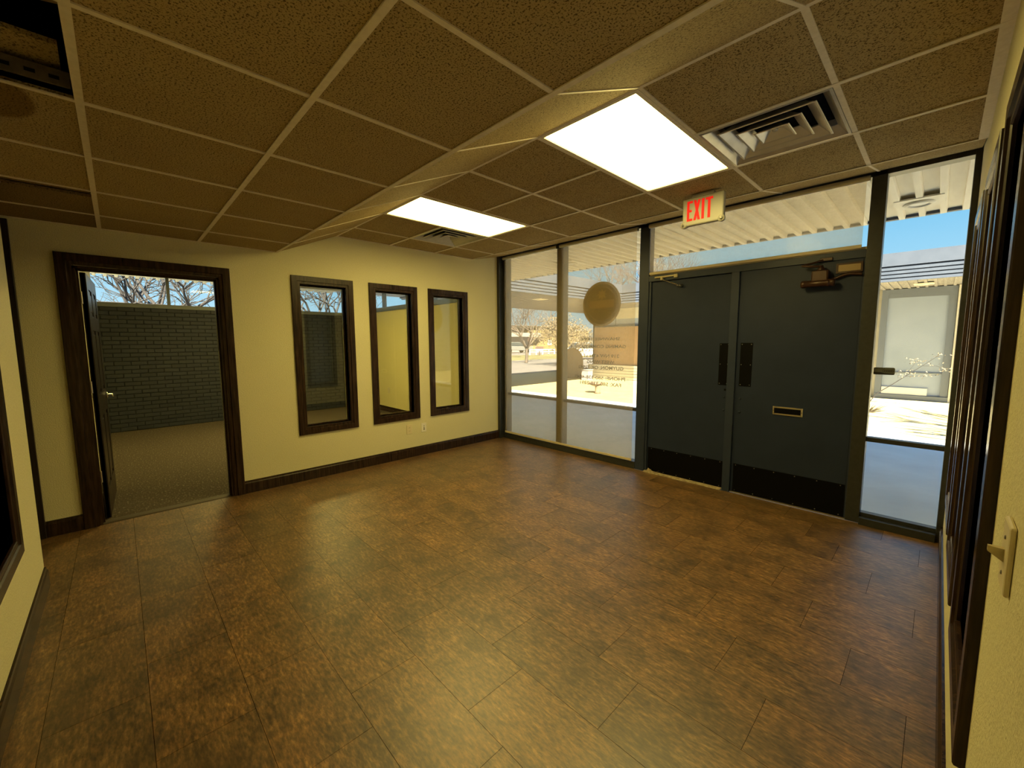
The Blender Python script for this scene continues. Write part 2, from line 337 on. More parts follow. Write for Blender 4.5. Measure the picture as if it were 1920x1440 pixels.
# ------------------------------------------------------------------ room shell
XR = 4.617; YL = -4.525; ZU = 2.553; ZL = 2.306; ZTOP = 2.90
WIN = [(-2.827, -2.206), (-2.025, -1.409), (-1.251, -0.630)]; WZ0, WZ1, CW = 0.482, 2.105, 0.082
holes_w = [(a+CW, b-CW, WZ0+CW, WZ1-CW) for a, b in WIN]
DY0, DY1, DZ = -4.318, -3.420, 2.015
wl = part('wall_west', wall_boxes('x', -0.12, 0.0, -4.66, -0.08, 0, ZTOP, holes_w+[(DY0, DY1, 0, DZ)]), 'paint')
tag(wl, 'cream textured wall with three tall windows and office doorway', 'wall', kind='structure')
wr = part('wall_right', wall_boxes('x', XR, XR+0.12, -5.2, 0.0, 0, ZTOP, holes_w), 'paint')
tag(wr, 'cream textured wall close beside the camera with three tall windows', 'wall', kind='structure')
lw_hole = (1.64, 2.30, WZ0+CW-0.03, WZ1-CW)
wf = part('wall_left', wall_boxes('y', YL-0.12, YL, 0.93, XR, 0, ZTOP, [lw_hole]), 'paint')
tag(wf, 'cream wall end at left edge with dark framed window', 'wall', kind='structure')
# hallway behind the left wall
hall = thing('wall_hall', (0, -5, 0), 'dim cream hallway walls beyond the left wall end', 'wall', kind='structure')
part('hall_side', B(-0.12, 0, -7.0, -4.66, 0, ZTOP), 'paint', hall)
part('hall_return', B(0.93, 1.05, -7.0, YL-0.12, 0, ZTOP), 'paint', hall)
part('hall_end', B(-0.12, 1.05, -7.1, -7.0, 0, ZTOP), 'paint', hall)
hc = part('trim_1', B(0.0, 0.028, -4.70, -4.597, 0.0, 2.29), 'wood_dark', bevel=0.004)
tag(hc, 'dark wood casing strip beside the hallway at far left', 'trim', kind='structure')
# closed room behind the right wall, and behind the left window
sr = thing('wall_side_room', (5.5, -2, 0), 'plain walls of the rooms behind the side windows', 'wall', kind='structure')
part('far_side', B(6.6, 6.7, -5.2, 0, 0, ZTOP), 'side_paint', sr)
part('back_side', B(XR+0.12, 6.7, -5.3, -5.2, 0, ZTOP), 'side_paint', sr)
part('front_side', B(XR+0.12, 12.0, 0.0, 0.12, -0.1, ZTOP), 'side_paint', sr)  # extended unseen past the side room to keep sun off the walk
part('left_room_back', B(1.05, XR+0.1, -6.6, -6.5, 0, ZTOP), 'side_paint', sr)
part('left_room_side', B(XR+0.12, XR+0.2, -6.6, -5.3, 0, ZTOP), 'side_paint', sr)

# floor: every plank-shaped tile its own piece
fl = part('floor', B(-0.1, XR+0.12, -7.1, 0.0, -0.10, -0.0010), 'grout')
tag(fl, 'brown mottled vinyl tile floor laid in staggered rows', 'floor', kind='structure')
TP, TL = 0.298, 0.596
ys_ = [0.0] + [-0.25-TP*k for k in range(0, 17)]
tmesh = {}
def floor_tile(x0, x1, y0, y1):
    g = 0.0008; key = (round(x1-x0, 3), round(y1-y0, 3))
    if key not in tmesh:
        hx, hy = (x1-x0)/2-g, (y1-y0)/2-g; mb = B(-hx, hx, -hy, hy, -0.0015, 0.0)
        me = bpy.data.meshes.new('floor_tile'); me.from_pydata(mb.v, [], mb.f); me.materials.append(M['floor']); tmesh[key] = me
    o = bpy.data.objects.new('floor_tile', tmesh[key]); COL.objects.link(o); o.parent = fl; o.location = ((x0+x1)/2, (y0+y1)/2, 0)
for k in range(len(ys_)-1):
    yt, yb = ys_[k], ys_[k+1]
    xs0 = (4.315+0.2*k-0.0) % TL
    xs = [0.0]+[x for x in [xs0+TL*i for i in range(-1, 10)] if 0.02 < x < XR-0.02]+[XR]
    for i in range(len(xs)-1): floor_tile(xs[i], xs[i+1], yb, yt)
for k in range(6):
    floor_tile(0, 0.465, -5.018-0.33*(k+1), -5.018-0.33*k); floor_tile(0.465, 0.93, -5.018-0.33*(k+1), -5.018-0.33*k)

# baseboards
def baseboard(name, mp, a0, a1, label):
    pr = [(0, 0), (0.016, 0), (0.016, 0.095), (0.010, 0.105), (0.008, 0.118), (0, 0.120)]
    o = part(name, MB().prism(pr, a0, a1, mp), 'wood', bevel=0.0)
    return tag(o, label, 'baseboard', kind='structure')
baseboard('baseboard_west', lambda d, z, a: (d, a, z), -3.335, -0.08, 'dark wood baseboard under the three windows')
baseboard('baseboard_hall', lambda d, z, a: (d, a, z), -4.597, -4.403, 'short dark baseboard left of the office doorway')
baseboard('baseboard_right', lambda d, z, a: (XR-d, a, z), YL, 0.0, 'dark wood baseboard along the right wall')
baseboard('baseboard_left', lambda d, z, a: (a, YL+d, z), 0.93, XR, 'dark wood baseboard along the left wall end')

# interior windows with dark wood casing
CAS = [(0, 0), (0.0, 0.017), (0.003, 0.020), (0.052, 0.020), (0.056, 0.013), (0.078, 0.013), (CW, 0.009), (CW, -0.105)]
STOP = [(CW-0.001, -0.055), (CW+0.012, -0.055), (CW+0.012, -0.075), (CW-0.001, -0.075)]
def interior_window(name, rect, mp, label, pane_h=-0.066, tint='glass_in'):
    a0, a1, b0, b1 = rect; base = mp((a0+a1)/2, b0, 0)
    t = thing(name, base, label, 'window', kind='structure')
    part('casing', MB().ring(a0, a1, b0, b1, CAS, mp), 'wood', t)
    part('glazing_stop', MB().ring(a0, a1, b0, b1, STOP, mp, True), 'wood', t)
    d = CW+0.001; c = [mp(a0+d, b0+d, pane_h), mp(a1-d, b1-d, pane_h-0.005)]
    part('pane', B(c[0][0], c[1][0], c[0][1], c[1][1], c[0][2], c[1][2]), tint, t)
    return t
mpW = lambda a, b, h: (h, a, b)
mpR = lambda a, b, h: (XR-h, a, b)
mpL = lambda a, b, h: (a, YL+h, b)
for (n, lab), (a, b) in zip((('window_2', 'tall dark framed window nearest the office doorway'), ('window_3', 'tall dark framed window in the middle of three'), ('window_4', 'tall dark framed window nearest the glass storefront')), WIN):
    interior_window(n, (a, b, WZ0, WZ1), mpW, lab)
for (n, lab), (a, b) in zip((('window_5', 'dark framed window on the right wall nearest the camera'), ('window_6', 'dark framed window on the right wall, middle of three'), ('window_7', 'dark framed window on the right wall nearest the storefront')), WIN):
    interior_window(n, (a, b, WZ0, WZ1), mpR, lab)
interior_window('window_8', (1.64-CW, 2.30+CW, WZ0-0.03, WZ1), mpL, 'dark framed window at the left edge of the picture')

# ------------------------------------------------------------------ office beyond the doorway
XB = -4.65
ofl = part('floor_office', B(XB, -0.1, -5.0, 0.0, -0.10, -0.002), 'carpet'); tag(ofl, 'brown loop carpet in the office beyond the doorway', 'floor', kind='structure')
st = part('trim_2', MB().prism([(-0.115, -0.003), (-0.005, -0.003), (-0.02, 0.006), (-0.10, 0.006)], DY0, DY1, lambda x, z, a: (x, a, z)), 'strip_brown')
tag(st, 'thin metal strip between vinyl floor and carpet at doorway', 'trim', kind='structure')
part_oc = part('ceiling_office', B(XB, -0.12, -5.0, 0.0, 2.58, 2.62), 'paint'); tag(part_oc, 'plain office ceiling', 'ceiling', kind='structure')
bw = thing('wall_brick', (XB, -2.5, 0), 'dark painted brick wall at the back of the office', 'wall', kind='structure')
part('mortar_bed', B(XB-0.25, XB, -5.1, 0.15, -0.1, 2.02), 'mortar', bw)
BH, BL = 0.0672, 0.203
bme = {}; far_bricks = MB()
BV = lambda ln: ([(0, -ln/2, 0), (0, ln/2, 0), (0, ln/2, BH-0.007), (0, -ln/2, BH-0.007), (0.010, -ln/2+.003, .003), (0.010, ln/2-.003, .003), (0.010, ln/2-.003, BH-.010), (0.010, -ln/2+.003, BH-.010)],
                 [(4, 5, 6, 7), (0, 1, 5, 4), (1, 2, 6, 5), (2, 3, 7, 6), (3, 0, 4, 7)])
for r_ in range(30):
    z0 = 0.004+r_*BH
    ys0 = [-4.99]+[-4.99+(BL/2 if r_ % 2 else BL)+BL*i for i in range(0, 26)]; ys0 = [q for q in ys0 if q < -0.05]+[0.0]
    for i in range(len(ys0)-1):
        ln = round(ys0[i+1]-ys0[i]-0.007, 3)
        if ln < 0.02: continue
        pos = Vector((XB+random.uniform(-0.0015, 0.0015), (ys0[i]+ys0[i+1])/2, z0+0.0035))
        if -4.34 < pos.y < -2.68:
            if ln not in bme:
                me = bpy.data.meshes.new('brick'); me.from_pydata(BV(ln)[0], [], BV(ln)[1]); me.materials.append(M['brick']); bme[ln] = me
            o = bpy.data.objects.new('brick', bme[ln]); COL.objects.link(o); o.parent = bw; o.location = pos-bw.location
        else: far_bricks.add([Vector(q)+pos for q in BV(ln)[0]], BV(ln)[1])
tag(part('bricks', far_bricks, 'brick', bw), kind='stuff')
part('sill_board', B(XB-0.25, XB+0.02, -5.1, 0.15, 2.02, 2.085), 'grey_frame', bw)
cw_ = thing('window_9', (XB-0.1, -2.5, 2.085), 'high strip window above the dark brick wall', 'window', kind='structure')
for y in (-4.98, -3.42, -1.36, -0.03): part('mullion', B(XB-0.14, XB-0.07, y-0.022, y+0.022, 2.085, 2.60), 'grey_frame', cw_)
part('head_rail', B(XB-0.15, XB-0.06, -5.0, 0.0, 2.565, 2.62), 'cream_ext', cw_)
for a, b in ((-4.96, -3.44), (-3.40, -1.38), (-1.34, -0.05)): part('pane', B(XB-0.108, XB-0.102, a, b, 2.085, 2.57), 'glass', cw_)
of = thing('wall_office_front', (-2.3, -0.1, 0), 'yellow painted low front wall of the office', 'wall', kind='structure')
part('low_wall', B(XB, -0.12, -0.14, 0.06, 0, 2.065), 'yellow_paint', of)
part('ledge', B(XB, -0.12, -0.16, 0.10, 2.065, 2.145), 'grey_frame', of)
part('office_baseboard', B(XB, -0.12, -0.155, -0.14, 0, 0.11), 'wood', of)
fw_ = thing('window_10', (-2.3, 0, 2.145), 'high strip window above the yellow office wall', 'window', kind='structure')
for x in (XB+0.03, -3.66, -1.75, -0.15): part('mullion', B(x-0.022, x+0.022, -0.03, 0.05, 2.145, 2.60), 'grey_frame', fw_)
for a, b in ((XB+.05, -3.68), (-3.64, -1.77), (-1.73, -0.17)): part('pane', B(a, b, 0.01, 0.016, 2.145, 2.58), 'glass', fw_)
ob = part('wall_office_back', wall_boxes('y', -4.98, -4.338, XB, -0.146, 0, 2.6, []), 'paint'); tag(ob, 'cream wall behind the open office door', 'wall', kind='structure')
# office outlet and lamp
ol = thing('office_ceiling_light', (-2.6, -2.3, 2.58), 'lit ceiling panel inside the office, seen only by its light', 'ceiling light')
part('frame', MB().ring(-2.9, -2.3, -2.9, -1.7, [(0, 0), (0, -0.02), (0.03, -0.02), (0.03, -0.004)], lambda a, b, h: (a, b, 2.58+h)), 'tee', ol)
part('diffuser', B(-2.87, -2.33, -2.87, -1.73, 2.568, 2.572), 'diffuser_office', ol)

# office door: casing, jamb, leaf swung open
dr = thing('door_3', (0, (DY0+DY1)/2, 0), 'open dark panelled office door in a dark wood frame', 'door', kind='structure')
casp = [(0, 0), (0, 0.020), (0.004, 0.023), (0.055, 0.023), (0.060, 0.015), (0.085, 0.012), (0.085, 0)]
def cased(yo0, yo1, zt, mpx, name):
    mb = MB(); vs = []
    for (d, h) in casp: vs += [mpx(yo0+d, 0, h), mpx(yo0+d, zt-d, h), mpx(yo1-d, zt-d, h), mpx(yo1-d, 0, h)]
    fs = []
    for i in range(len(casp)-1):
        for k in range(3): fs.append((i*4+k, i*4+k+1, (i+1)*4+k+1, (i+1)*4+k))
    return part(name, mb.add(vs, fs), 'wood', dr)
cased(DY0-0.085, DY1+0.085, DZ+0.088, lambda y, z, h: (h, y, z), 'casing')
cased(DY0-0.085, DY1+0.085, DZ+0.088, lambda y, z, h: (-0.12-h, y, z), 'casing')
jb = MB(); jb.box(-0.121, 0.001, DY0-0.001, DY0+0.018, 0, DZ); jb.box(-0.121, 0.001, DY1-0.018, DY1+0.001, 0, DZ); jb.box(-0.121, 0.001, DY0, DY1, DZ-0.018, DZ+0.001)
jb.box(-0.075, -0.035, DY0+0.018, DY0+0.030, 0, DZ-0.018); jb.box(-0.075, -0.035, DY1-0.030, DY1-0.018, 0, DZ-0.018); jb.box(-0.075, -0.035, DY0, DY1, DZ-0.030, DZ-0.018)
part('jamb', jb, 'wood', dr)
HX, HY, ANG = -0.128, DY0+0.066, R(2.0)
def dl(l, t, z):   # leaf coordinates: l along the leaf, t across it
    return (HX-l*math.cos(ANG)-t*math.sin(ANG)*0, HY+l*math.sin(ANG)+t, z)
LW, LH, LT = 0.84, 1.985, 0.035
def lbox(l0, l1, t0, t1, z0, z1):
    return MB().add([dl(l0,t0,z0),dl(l1,t0,z0),dl(l1,t1,z0),dl(l0,t1,z0),dl(l0,t0,z1),dl(l1,t0,z1),dl(l1,t1,z1),dl(l0,t1,z1)],[(0,3,2,1),(4,5,6,7),(0,1,5,4),(1,2,6,5),(2,3,7,6),(3,0,4,7)])
leaf = part('leaf', lbox(0, LW, -LT+0.008, -0.008, 0.008, LH), 'wood_dark', dr)
def stile(l0, l1, z0, z1): part('stile', lbox(l0, l1, -LT, 0.0, z0, z1), 'wood_dark', leaf, 0.003)
for l0, l1 in ((0, 0.115), (0.365, 0.475), (LW-0.115, LW)): stile(l0, l1, 0.008, LH)
for z0, z1 in ((0.008, 0.235), (0.83, 1.02), (1.54, 1.66), (LH-0.12, LH)): stile(0.115, 0.365, z0, z1); stile(0.475, LW-0.115, z0, z1)
for l0, l1 in ((0.115, 0.365), (0.475, LW-0.115)):
    for z0, z1 in ((0.235, 0.83), (1.02, 1.54), (1.66, LH-0.12)): part('panel', lbox(l0+0.03, l1-0.03, -LT+0.003, -0.003, z0+0.03, z1-0.03), 'wood_dark', leaf, 0.006)
for z in (1.79, 1.09, 0.36):
    h = MB(); h.box(HX-0.004, HX+0.032, HY-0.040, HY-0.037+0.004, z-0.045, z+0.045); h.tube([(HX+0.004, HY-0.034, z-0.047), (HX+0.004, HY-0.034, z+0.047)], 0.006, 8)
    part('hinge', h, 'nickel', dr)
lv = MB()
for t, sgn in ((0.0, 1), (-LT, -1)):
    c = Vector(dl(LW-0.07, t, 0.955)); lv.lathe(c, (0, sgn, 0), [(0.032, 0), (0.032, 0.006), (0.026, 0.012), (0.012, 0.014), (0.011, 0.045)], 16)
    a = c+Vector((0, sgn*0.045, 0)); lv.tube([a, a+Vector((0.03, sgn*0.004, 0)), a+Vector((0.11, sgn*0.002, -0.004))], [0.010, 0.009, 0.007], 8)
part('lever_handle', lv, 'chrome', leaf)

# ------------------------------------------------------------------ ceilings
X0, T = 1.675, 0.6096
XS = [0.0, X0-2*T, X0-T, X0, X0+T, X0+2*T, X0+3*T, X0+4*T, XR]
YU = [-2.363, -1.753, -1.144, -0.541]
YS_ = [-2.937, -3.543, -4.148, YL]
ce = thing('ceiling', (2.3, -2.4, ZL), 'tan speckled drop ceiling with a sloped step between two levels', 'ceiling', kind='structure')
cmesh = {}
def ctile(x0, x1, y0, y1, z, mat='tile', name='ceiling_tile', tilt=None):
    key = (round(x1-x0, 3), round(y1-y0, 3), mat)
    if key not in cmesh:
        hx, hy = (x1-x0)/2-0.006, (y1-y0)/2-0.006; mb = B(-hx, hx, -hy, hy, 0, 0.016)
        me = bpy.data.meshes.new('ceiling_tile'); me.from_pydata(mb.v, [], mb.f); me.materials.append(M[mat]); cmesh[key] = me
    o = bpy.data.objects.new(name, cmesh[key]); COL.objects.link(o); o.parent = ce
    o.location = Vector(((x0+x1)/2, (y0+y1)/2, z+0.004))-ce.location
    if tilt: o.rotation_euler = tilt; o.location.z += 0.05
    return o
LIGHTS = [(5, 'upper'), (2, 'upper')]     # columns of XS that hold a 2x4 panel
for c in range(8):
    for r_ in range(3):
        y1, y0 = YU[r_+1], YU[r_]
        if c in (5, 2) and r_ < 2: continue
        if c in (6, 1) and r_ == 1: continue
        ctile(XS[c], XS[c+1], y0, y1, ZU)
for c in range(8):
    for r_ in range(3):
        y1, y0 = YS_[r_], YS_[r_+1]
        if XS[c+1] <= 1.1 and r_ == 2:
            if c == 0: ctile(XS[c], XS[c+1], -4.757, y1, ZL, 'tile_dark')
            else: ctile(XS[c], XS[c+1]-0.145, -4.757, y1, ZL, 'tile_dark'); ctile(XS[c+1]-0.16, XS[c+1], -4.757, y1, ZL+0.022, 'tile_dark')  # narrow raised dark piece paints the gap shadow beside the tile
            continue
        if r_ == 2 and c == 4: continue                       # the missing tile
        ctile(XS[c], XS[c+1], y0, y1, ZL, 'tile_stained' if (r_ == 2 and c == 3) else 'tile')
for k in range(4):
    for c in (0, 1): ctile(XS[c], XS[c+1] if c == 0 else 0.93, -4.757-0.6*(k+1), -4.757-0.6*k, ZL, 'tile')
# sloped tiles: soffit step and the strip over the storefront
def slope_strip(ya, za, yb, zb, mat):
    n = Vector((0, yb-ya, zb-za)).normalized(); up_ = Vector((0, -n.z, n.y))*0.015
    for c in range(8):
        x0, x1 = XS[c]+0.006, XS[c+1]-0.006; e = n*0.006
        P = [Vector((x0, ya, za))+e, Vector((x1, ya, za))+e, Vector((x1, yb, zb))-e, Vector((x0, yb, zb))-e]
        mb = MB().add(P+[p+up_ for p in P], [(0, 3, 2, 1), (4, 5, 6, 7), (0, 1, 5, 4), (1, 2, 6, 5), (2, 3, 7, 6), (3, 0, 4, 7)])
        part('sloped_tile', mb, mat, ce)
        if 0 < c:
            x = XS[c]; dn = -up_.normalized()*0.003
            Q = [Vector((x-0.007, ya, za)), Vector((x+0.007, ya, za)), Vector((x+0.007, yb, zb)), Vector((x-0.007, yb, zb))]
            part('grid_tee', MB().add([q+dn for q in Q]+[q+up_*0.3 for q in Q], [(0, 3, 2, 1), (4, 5, 6, 7), (0, 1, 5, 4), (1, 2, 6, 5), (2, 3, 7, 6), (3, 0, 4, 7)]), 'tee', ce)
slope_strip(YS_[0], ZL, YU[0], ZU, 'tile')
slope_strip(YU[3], ZU, -0.012, 2.662, 'tile')
TW = 0.012
def tee(x0, x1, y0, y1, z): part('grid_tee', B(x0, x1, y0, y1, z-0.001, z+0.004), 'tee', ce)
for i in range(1, 8):
    x = XS[i]; tee(x-TW, x+TW, YU[0], YU[3], ZU)
    if i >= 3: tee(x-TW*0.8, x+TW*0.8, YL, YS_[0], ZL)
    else: tee(x-TW*0.8, x+TW*0.8, -7.0, YS_[0], ZL)
tee(XS[7]+0.49-0.024, XR, YU[0], YU[3], ZU-0.001); tee(XR-0.024, XR, YL, YS_[0], ZL-0.001)
tee(0, 0.022, YU[0], YU[3], ZU-0.001); tee(0, 0.018, -7.0, YS_[0], ZL-0.001)
for j, y in enumerate(YU):
    for xa, xb in (((0, XS[2]), (XS[3], XS[5]), (XS[6], XR)) if j == 1 else ((0, XR),)): tee(xa, xb, y-TW*(0.5 if j == 3 else 1), y+TW*(0.5 if j == 3 else 1), ZU-0.0015)
for y in (YS_[0], YS_[1], YS_[2]): tee(0, XR, y-TW, y+TW, ZL-0.0015)
for y in (-4.757, -5.36, -5.97): tee(0, 0.93, y-TW, y+TW, ZL-0.0015)
tee(0.93, XR, YL, YL+0.02, ZL-0.001)
# roof structure over it all, dark plenum
rf = part('roof', MB().box(-0.13, 12.0, -7.2, 0.13, ZTOP, 3.0), 'deck'); tag(rf, 'dark roof deck above the drop ceiling', 'roof', kind='structure')  # right end carried on out of view to block the sun
part_hd = part('trim_3', B(-0.12, 6.8, 0.0, 0.12, 2.662, ZTOP), 'bronze'); tag(part_hd, 'dark header over the glass storefront', 'trim', kind='structure')
# what shows above the missing tile
dp = part('loose_ceiling_tile', MB().box(2.19, 2.475, -4.95, -4.185, 2.385, 2.401), 'tile', base=(2.33, -4.5, 2.39)); dp.rotation_euler = (R(0.5), R(-2), R(1.0))
tag(dp, 'loose ceiling tile lying inside the open ceiling square', 'ceiling tile')
sb = MB(); sb.box(2.345, 2.350, -4.51, -4.165, 2.318, 2.366); sb.box(2.310, 2.350, -4.51, -4.165, 2.366, 2.370)
stt = part('steel_strut', sb, 'strut', base=(2.34, -4.3, 2.35)); tag(stt, 'grey slotted steel strut inside the open ceiling square', 'strut')
for k in range(6):
    part('slot', B(2.3498, 2.3510, -4.49+0.055*k, -4.465+0.055*k, 2.336, 2.348), 'darkgap', stt)
fd = MB(); pts = [(2.50+0.02*math.sin(i*0.9)+0.012*i, -4.95+0.13*i, 2.545+0.015*math.cos(i)) for i in range(7)]
fd.tube(pts, [0.075+0.006*(i % 2) for i in range(7)], 14); tag(part('flexible_duct', fd, 'duct', base=(2.72, -4.4, 2.6)), 'dusty brown flexible duct showing in the open ceiling square', 'duct')
dw = MB().tube([(2.86, -4.9, 2.56), (2.76, -4.6, 2.50), (2.72, -4.35, 2.48), (2.66, -4.12, 2.52)], 0.035, 10)
tag(part('insulated_pipe', dw, 'duct', base=(2.83, -4.5, 2.5)), 'brown wrapped pipe beside the duct in the open ceiling square', 'pipe')

# ceiling lights
def ceiling_light(c, label):
    x0, x1 = XS[c], XS[c+1]; y0, y1 = YU[0], YU[2]
    t = thing('ceiling_light', ((x0+x1)/2, (y0+y1)/2, ZU), label, 'ceiling light', 'lit ceiling panels')
    mp = lambda a, b, h: (a, b, ZU+h)
    part('frame', MB().ring(x0+0.004, x1-0.004, y0+0.004, y1-0.004, [(0, 0.03), (0, -0.004), (0.022, -0.004), (0.026, 0.006), (0.026, 0.03)], mp), 'tee', t)
    part('diffuser', B(x0+0.030, x1-0.030, y0+0.030, y1-0.030, ZU+0.004, ZU+0.008), 'diffuser', t)
    part('housing', MB().box(x0+0.01, x1-0.01, y0+0.01, y1-0.01, ZU+0.03, ZU+0.11), 'tee', t)
ceiling_light(5, 'larger looking lit yellow ceiling panel beside the large vent')
ceiling_light(2, 'lit yellow ceiling panel farther back above the tall windows')
def vent(c, label):
    x0, x1, y0, y1 = XS[c]+0.014, XS[c+1]-0.014, YU[1]+0.014, YU[2]-0.014
    t = thing('ceiling_vent', ((x0+x1)/2, (y0+y1)/2, ZU), label, 'vent', 'square ceiling vents')
    mp = lambda a, b, h: (a, b, ZU+h)
    part('back_plate', B(x0+0.02, x1-0.02, y0+0.02, y1-0.02, ZU+0.075, ZU+0.08), 'darkgap', t)
    part('face_frame', MB().ring(x0, x1, y0, y1, [(0, 0.006), (0, -0.003), (0.012, -0.004), (0.030, 0.018), (0.055, 0.045), (0.060, 0.075)], mp), 'vent', t)
    for d, rise in ((0.068, 0.040), (0.140, 0.040), (0.208, 0.036)):
        part('louver', MB().ring(x0+d, x1-d, y0+d, y1-d, [(0, -0.001), (0.003, -0.004), (0.010, -0.003), (0.058, rise), (0.058, rise+0.004), (0.008, 0.001)], mp, True), 'vent', t)
    cx_, cy_ = (x0+x1)/2, (y0+y1)/2
    part('knob', MB().lathe((cx_, cy_, ZU+0.03), (0, 0, -1), [(0.014, 0), (0.014, 0.012), (0.009, 0.016)], 12), 'vent', t)
vent(6, 'large square metal vent beside the near ceiling panel')
vent(1, 'small looking square vent beside the far ceiling panel')

# ------------------------------------------------------------------ storefront
sf = thing('window_1', (2.3, 0.03, 0), 'dark framed glass storefront beside and above the double doors', 'window', kind='structure')
FD = 0.10
part('corner_post', MB().box(-0.12, 0.045, -0.08, 0.12, 0, 2.662), 'bronze', sf, 0.002)
part('post', B(0.045, 0.112, 0.0, FD, 0, 2.66), 'bronze', sf, 0.002)
part('post', B(1.062, 1.166, 0.0, FD, 0, 2.66), 'bronze', sf, 0.002)
part('post', B(2.215, 2.325, 0.0, FD, 0, 2.66), 'door_frame', sf, 0.002)
part('post', B(4.078, 4.165, 0.0, FD, 0, 2.66), 'bronze', sf, 0.002)
part('post', B(4.585, XR, -0.004, FD, 0, 2.66), 'bronze', sf, 0.002)
part('head', B(0.045, XR, 0.0, FD, 2.632, 2.664), 'bronze', sf, 0.002)
part('sill', B(0.045, 2.215, -0.006, FD, 0.0, 0.082), 'bronze', sf, 0.003)
part('sill', B(4.165, 4.585, -0.035, FD, 0.0, 0.058), 'bronze', sf, 0.003); part('sill_stop', B(4.165, 4.585, 0.02, 0.08, 0.058, 0.085), 'bronze', sf, 0.002)
for a, b in ((0.112, 1.062), (1.166, 2.215), (4.165, 4.585)): part('rail', B(a, b, 0.025, 0.075, 0.653, 0.687), 'bronze', sf, 0.002)
part('transom_bar', B(2.325, 4.078, 0.0, FD, 2.058, 2.118), 'door_frame', sf, 0.002)
part('transom_bead', B(2.325, 4.078, 0.02, 0.08, 2.118, 2.140), 'hem', sf, 0.002)
for a, b, z0, z1 in ((0.112, 1.062, 0.082, 0.655), (0.112, 1.062, 0.685, 2.634), (1.166, 2.215, 0.082, 0.655), (1.166, 2.215, 0.685, 2.634), (2.325, 4.078, 2.118, 2.634), (4.165, 4.585, 0.082, 0.655), (4.165, 4.585, 0.685, 2.634)):
    part('pane', B(a-0.003, b+0.003, 0.047, 0.053, z0-0.003, z1+0.003), 'glass', sf)
# double doors
def screw(parent, x, y, z):
    mb = MB().lathe((x, y, z), (0, -1, 0), [(0.0045, 0), (0.004, 0.0022), (0.002, 0.003)], 8)
    part('screw', mb, 'screw', parent)
part('door_mullion', B(3.146, 3.214, -0.012, 0.07, 0, 2.058), 'door_frame', sf, 0.003)
part('door_stop', MB().box(2.325, 2.348, 0.012, FD, 0, 2.058).box(4.068, 4.078, 0.012, FD, 0, 2.058).box(2.325, 4.078, 0.074, FD, 2.0, 2.058).box(2.325, 4.078, 0.074, FD, 0.0, 0.03), 'door_frame', sf)
d1 = thing('door_1', (2.745, 0.05, 0), 'charcoal left leaf of the double doors with a torn sweep', 'door', kind='structure')
d2 = thing('door_2', (3.64, 0.05, 0), 'charcoal right leaf of the double doors with a mail slot', 'door', kind='structure')
part('leaf', B(2.348, 3.146, 0.028, 0.072, 0.012, 2.0575), 'door', d1, 0.003)
part('leaf', B(3.216, 4.068, 0.012, 0.056, 0.012, 2.0575), 'door', d2, 0.003)
kp = part('kick_plate', B(2.36, 3.142, 0.0245, 0.028, 0.016, 0.277), 'plate', d1)
for i in range(6):
    for z in (0.028, 0.265): screw(kp, 2.40+0.142*i, 0.0245, z)
kp = part('kick_plate', B(3.236, 4.064, 0.0085, 0.012, 0.016, 0.282), 'plate', d2)
for i in range(6):
    for z in (0.028, 0.270): screw(kp, 3.255+0.156*i, 0.0085, z)
pp = part('push_plate', B(3.058, 3.146, 0.0245, 0.028, 1.015, 1.412), 'plate', d1)
for x in (3.070, 3.136):
    for z in (1.03, 1.215, 1.40): screw(pp, x, 0.0245, z)
pp = part('push_plate', B(3.246, 3.346, 0.0085, 0.012, 1.018, 1.416), 'plate', d2)
for x in (3.258, 3.334):
    for z in (1.033, 1.217, 1.402): screw(pp, x, 0.0085, z)
for z in (0.90, 0.775): part('bolt_cap', MB().lathe((3.262, 0.012, z), (0, -1, 0), [(0.012, 0), (0.010, 0.005), (0.004, 0.007)], 12), 'door', d2); part('bolt_cap', MB().lathe((3.118, 0.028, z), (0, -1, 0), [(0.011, 0), (0.009, 0.005), (0.004, 0.007)], 12), 'door', d1)
part('keyhole', MB().lathe((3.122, 0.0285, 0.972), (0, -1, 0), [(0.011, 0), (0.010, 0.002)], 12), 'plate', d1)
part('latch_plate', B(3.140, 3.150, 0.024, 0.028, 1.955, 2.015), 'nickel', d1)
ms = part('mail_slot', MB().ring(3.530, 3.750, 0.789, 0.862, [(0, 0), (0, 0.006), (0.003, 0.009), (0.012, 0.009), (0.014, 0.004), (0.014, 0)], lambda a, b, h: (a, 0.012-h, b)), 'nickel', d2)
part('flap', B(3.544, 3.736, 0.0085, 0.012, 0.803, 0.848), 'plate', ms)
for x in (3.537, 3.743): screw(ms, x, 0.004, 0.826)
sw = MB(); random.seed(3); x = 2.335
while x < 3.11:
    ln = random.uniform(0.05, 0.16); x1 = min(x+ln, 3.135); y = random.uniform(-0.012, 0.004)
    sw.add([(x, y-0.02, 0.001), (x1, y-0.018+random.uniform(-.006, .006), 0.001), (x1, 0.03, 0.001), (x, 0.03, 0.001), (x, y-0.015, random.uniform(.008, .016)), (x1, y-0.012, random.uniform(.008, .018)), (x1, 0.026, 0.012), (x, 0.026, 0.014)], [(0,3,2,1),(4,5,6,7),(0,1,5,4),(1,2,6,5),(2,3,7,6),(3,0,4,7)])
    x = x1-0.008
sw.add([(2.37, -0.012, 0.012), (2.43, -0.010, 0.010), (2.44, 0.0, 0.02), (2.38, 0.0, 0.05)], [(0, 1, 2, 3)]); sw.add([(2.45, -0.014, 0.01), (2.50, -0.008, 0.04), (2.515, 0.0, 0.045), (2.46, 0.0, 0.014)], [(0, 1, 2, 3)])
part('torn_sweep', sw, 'debris', d1)
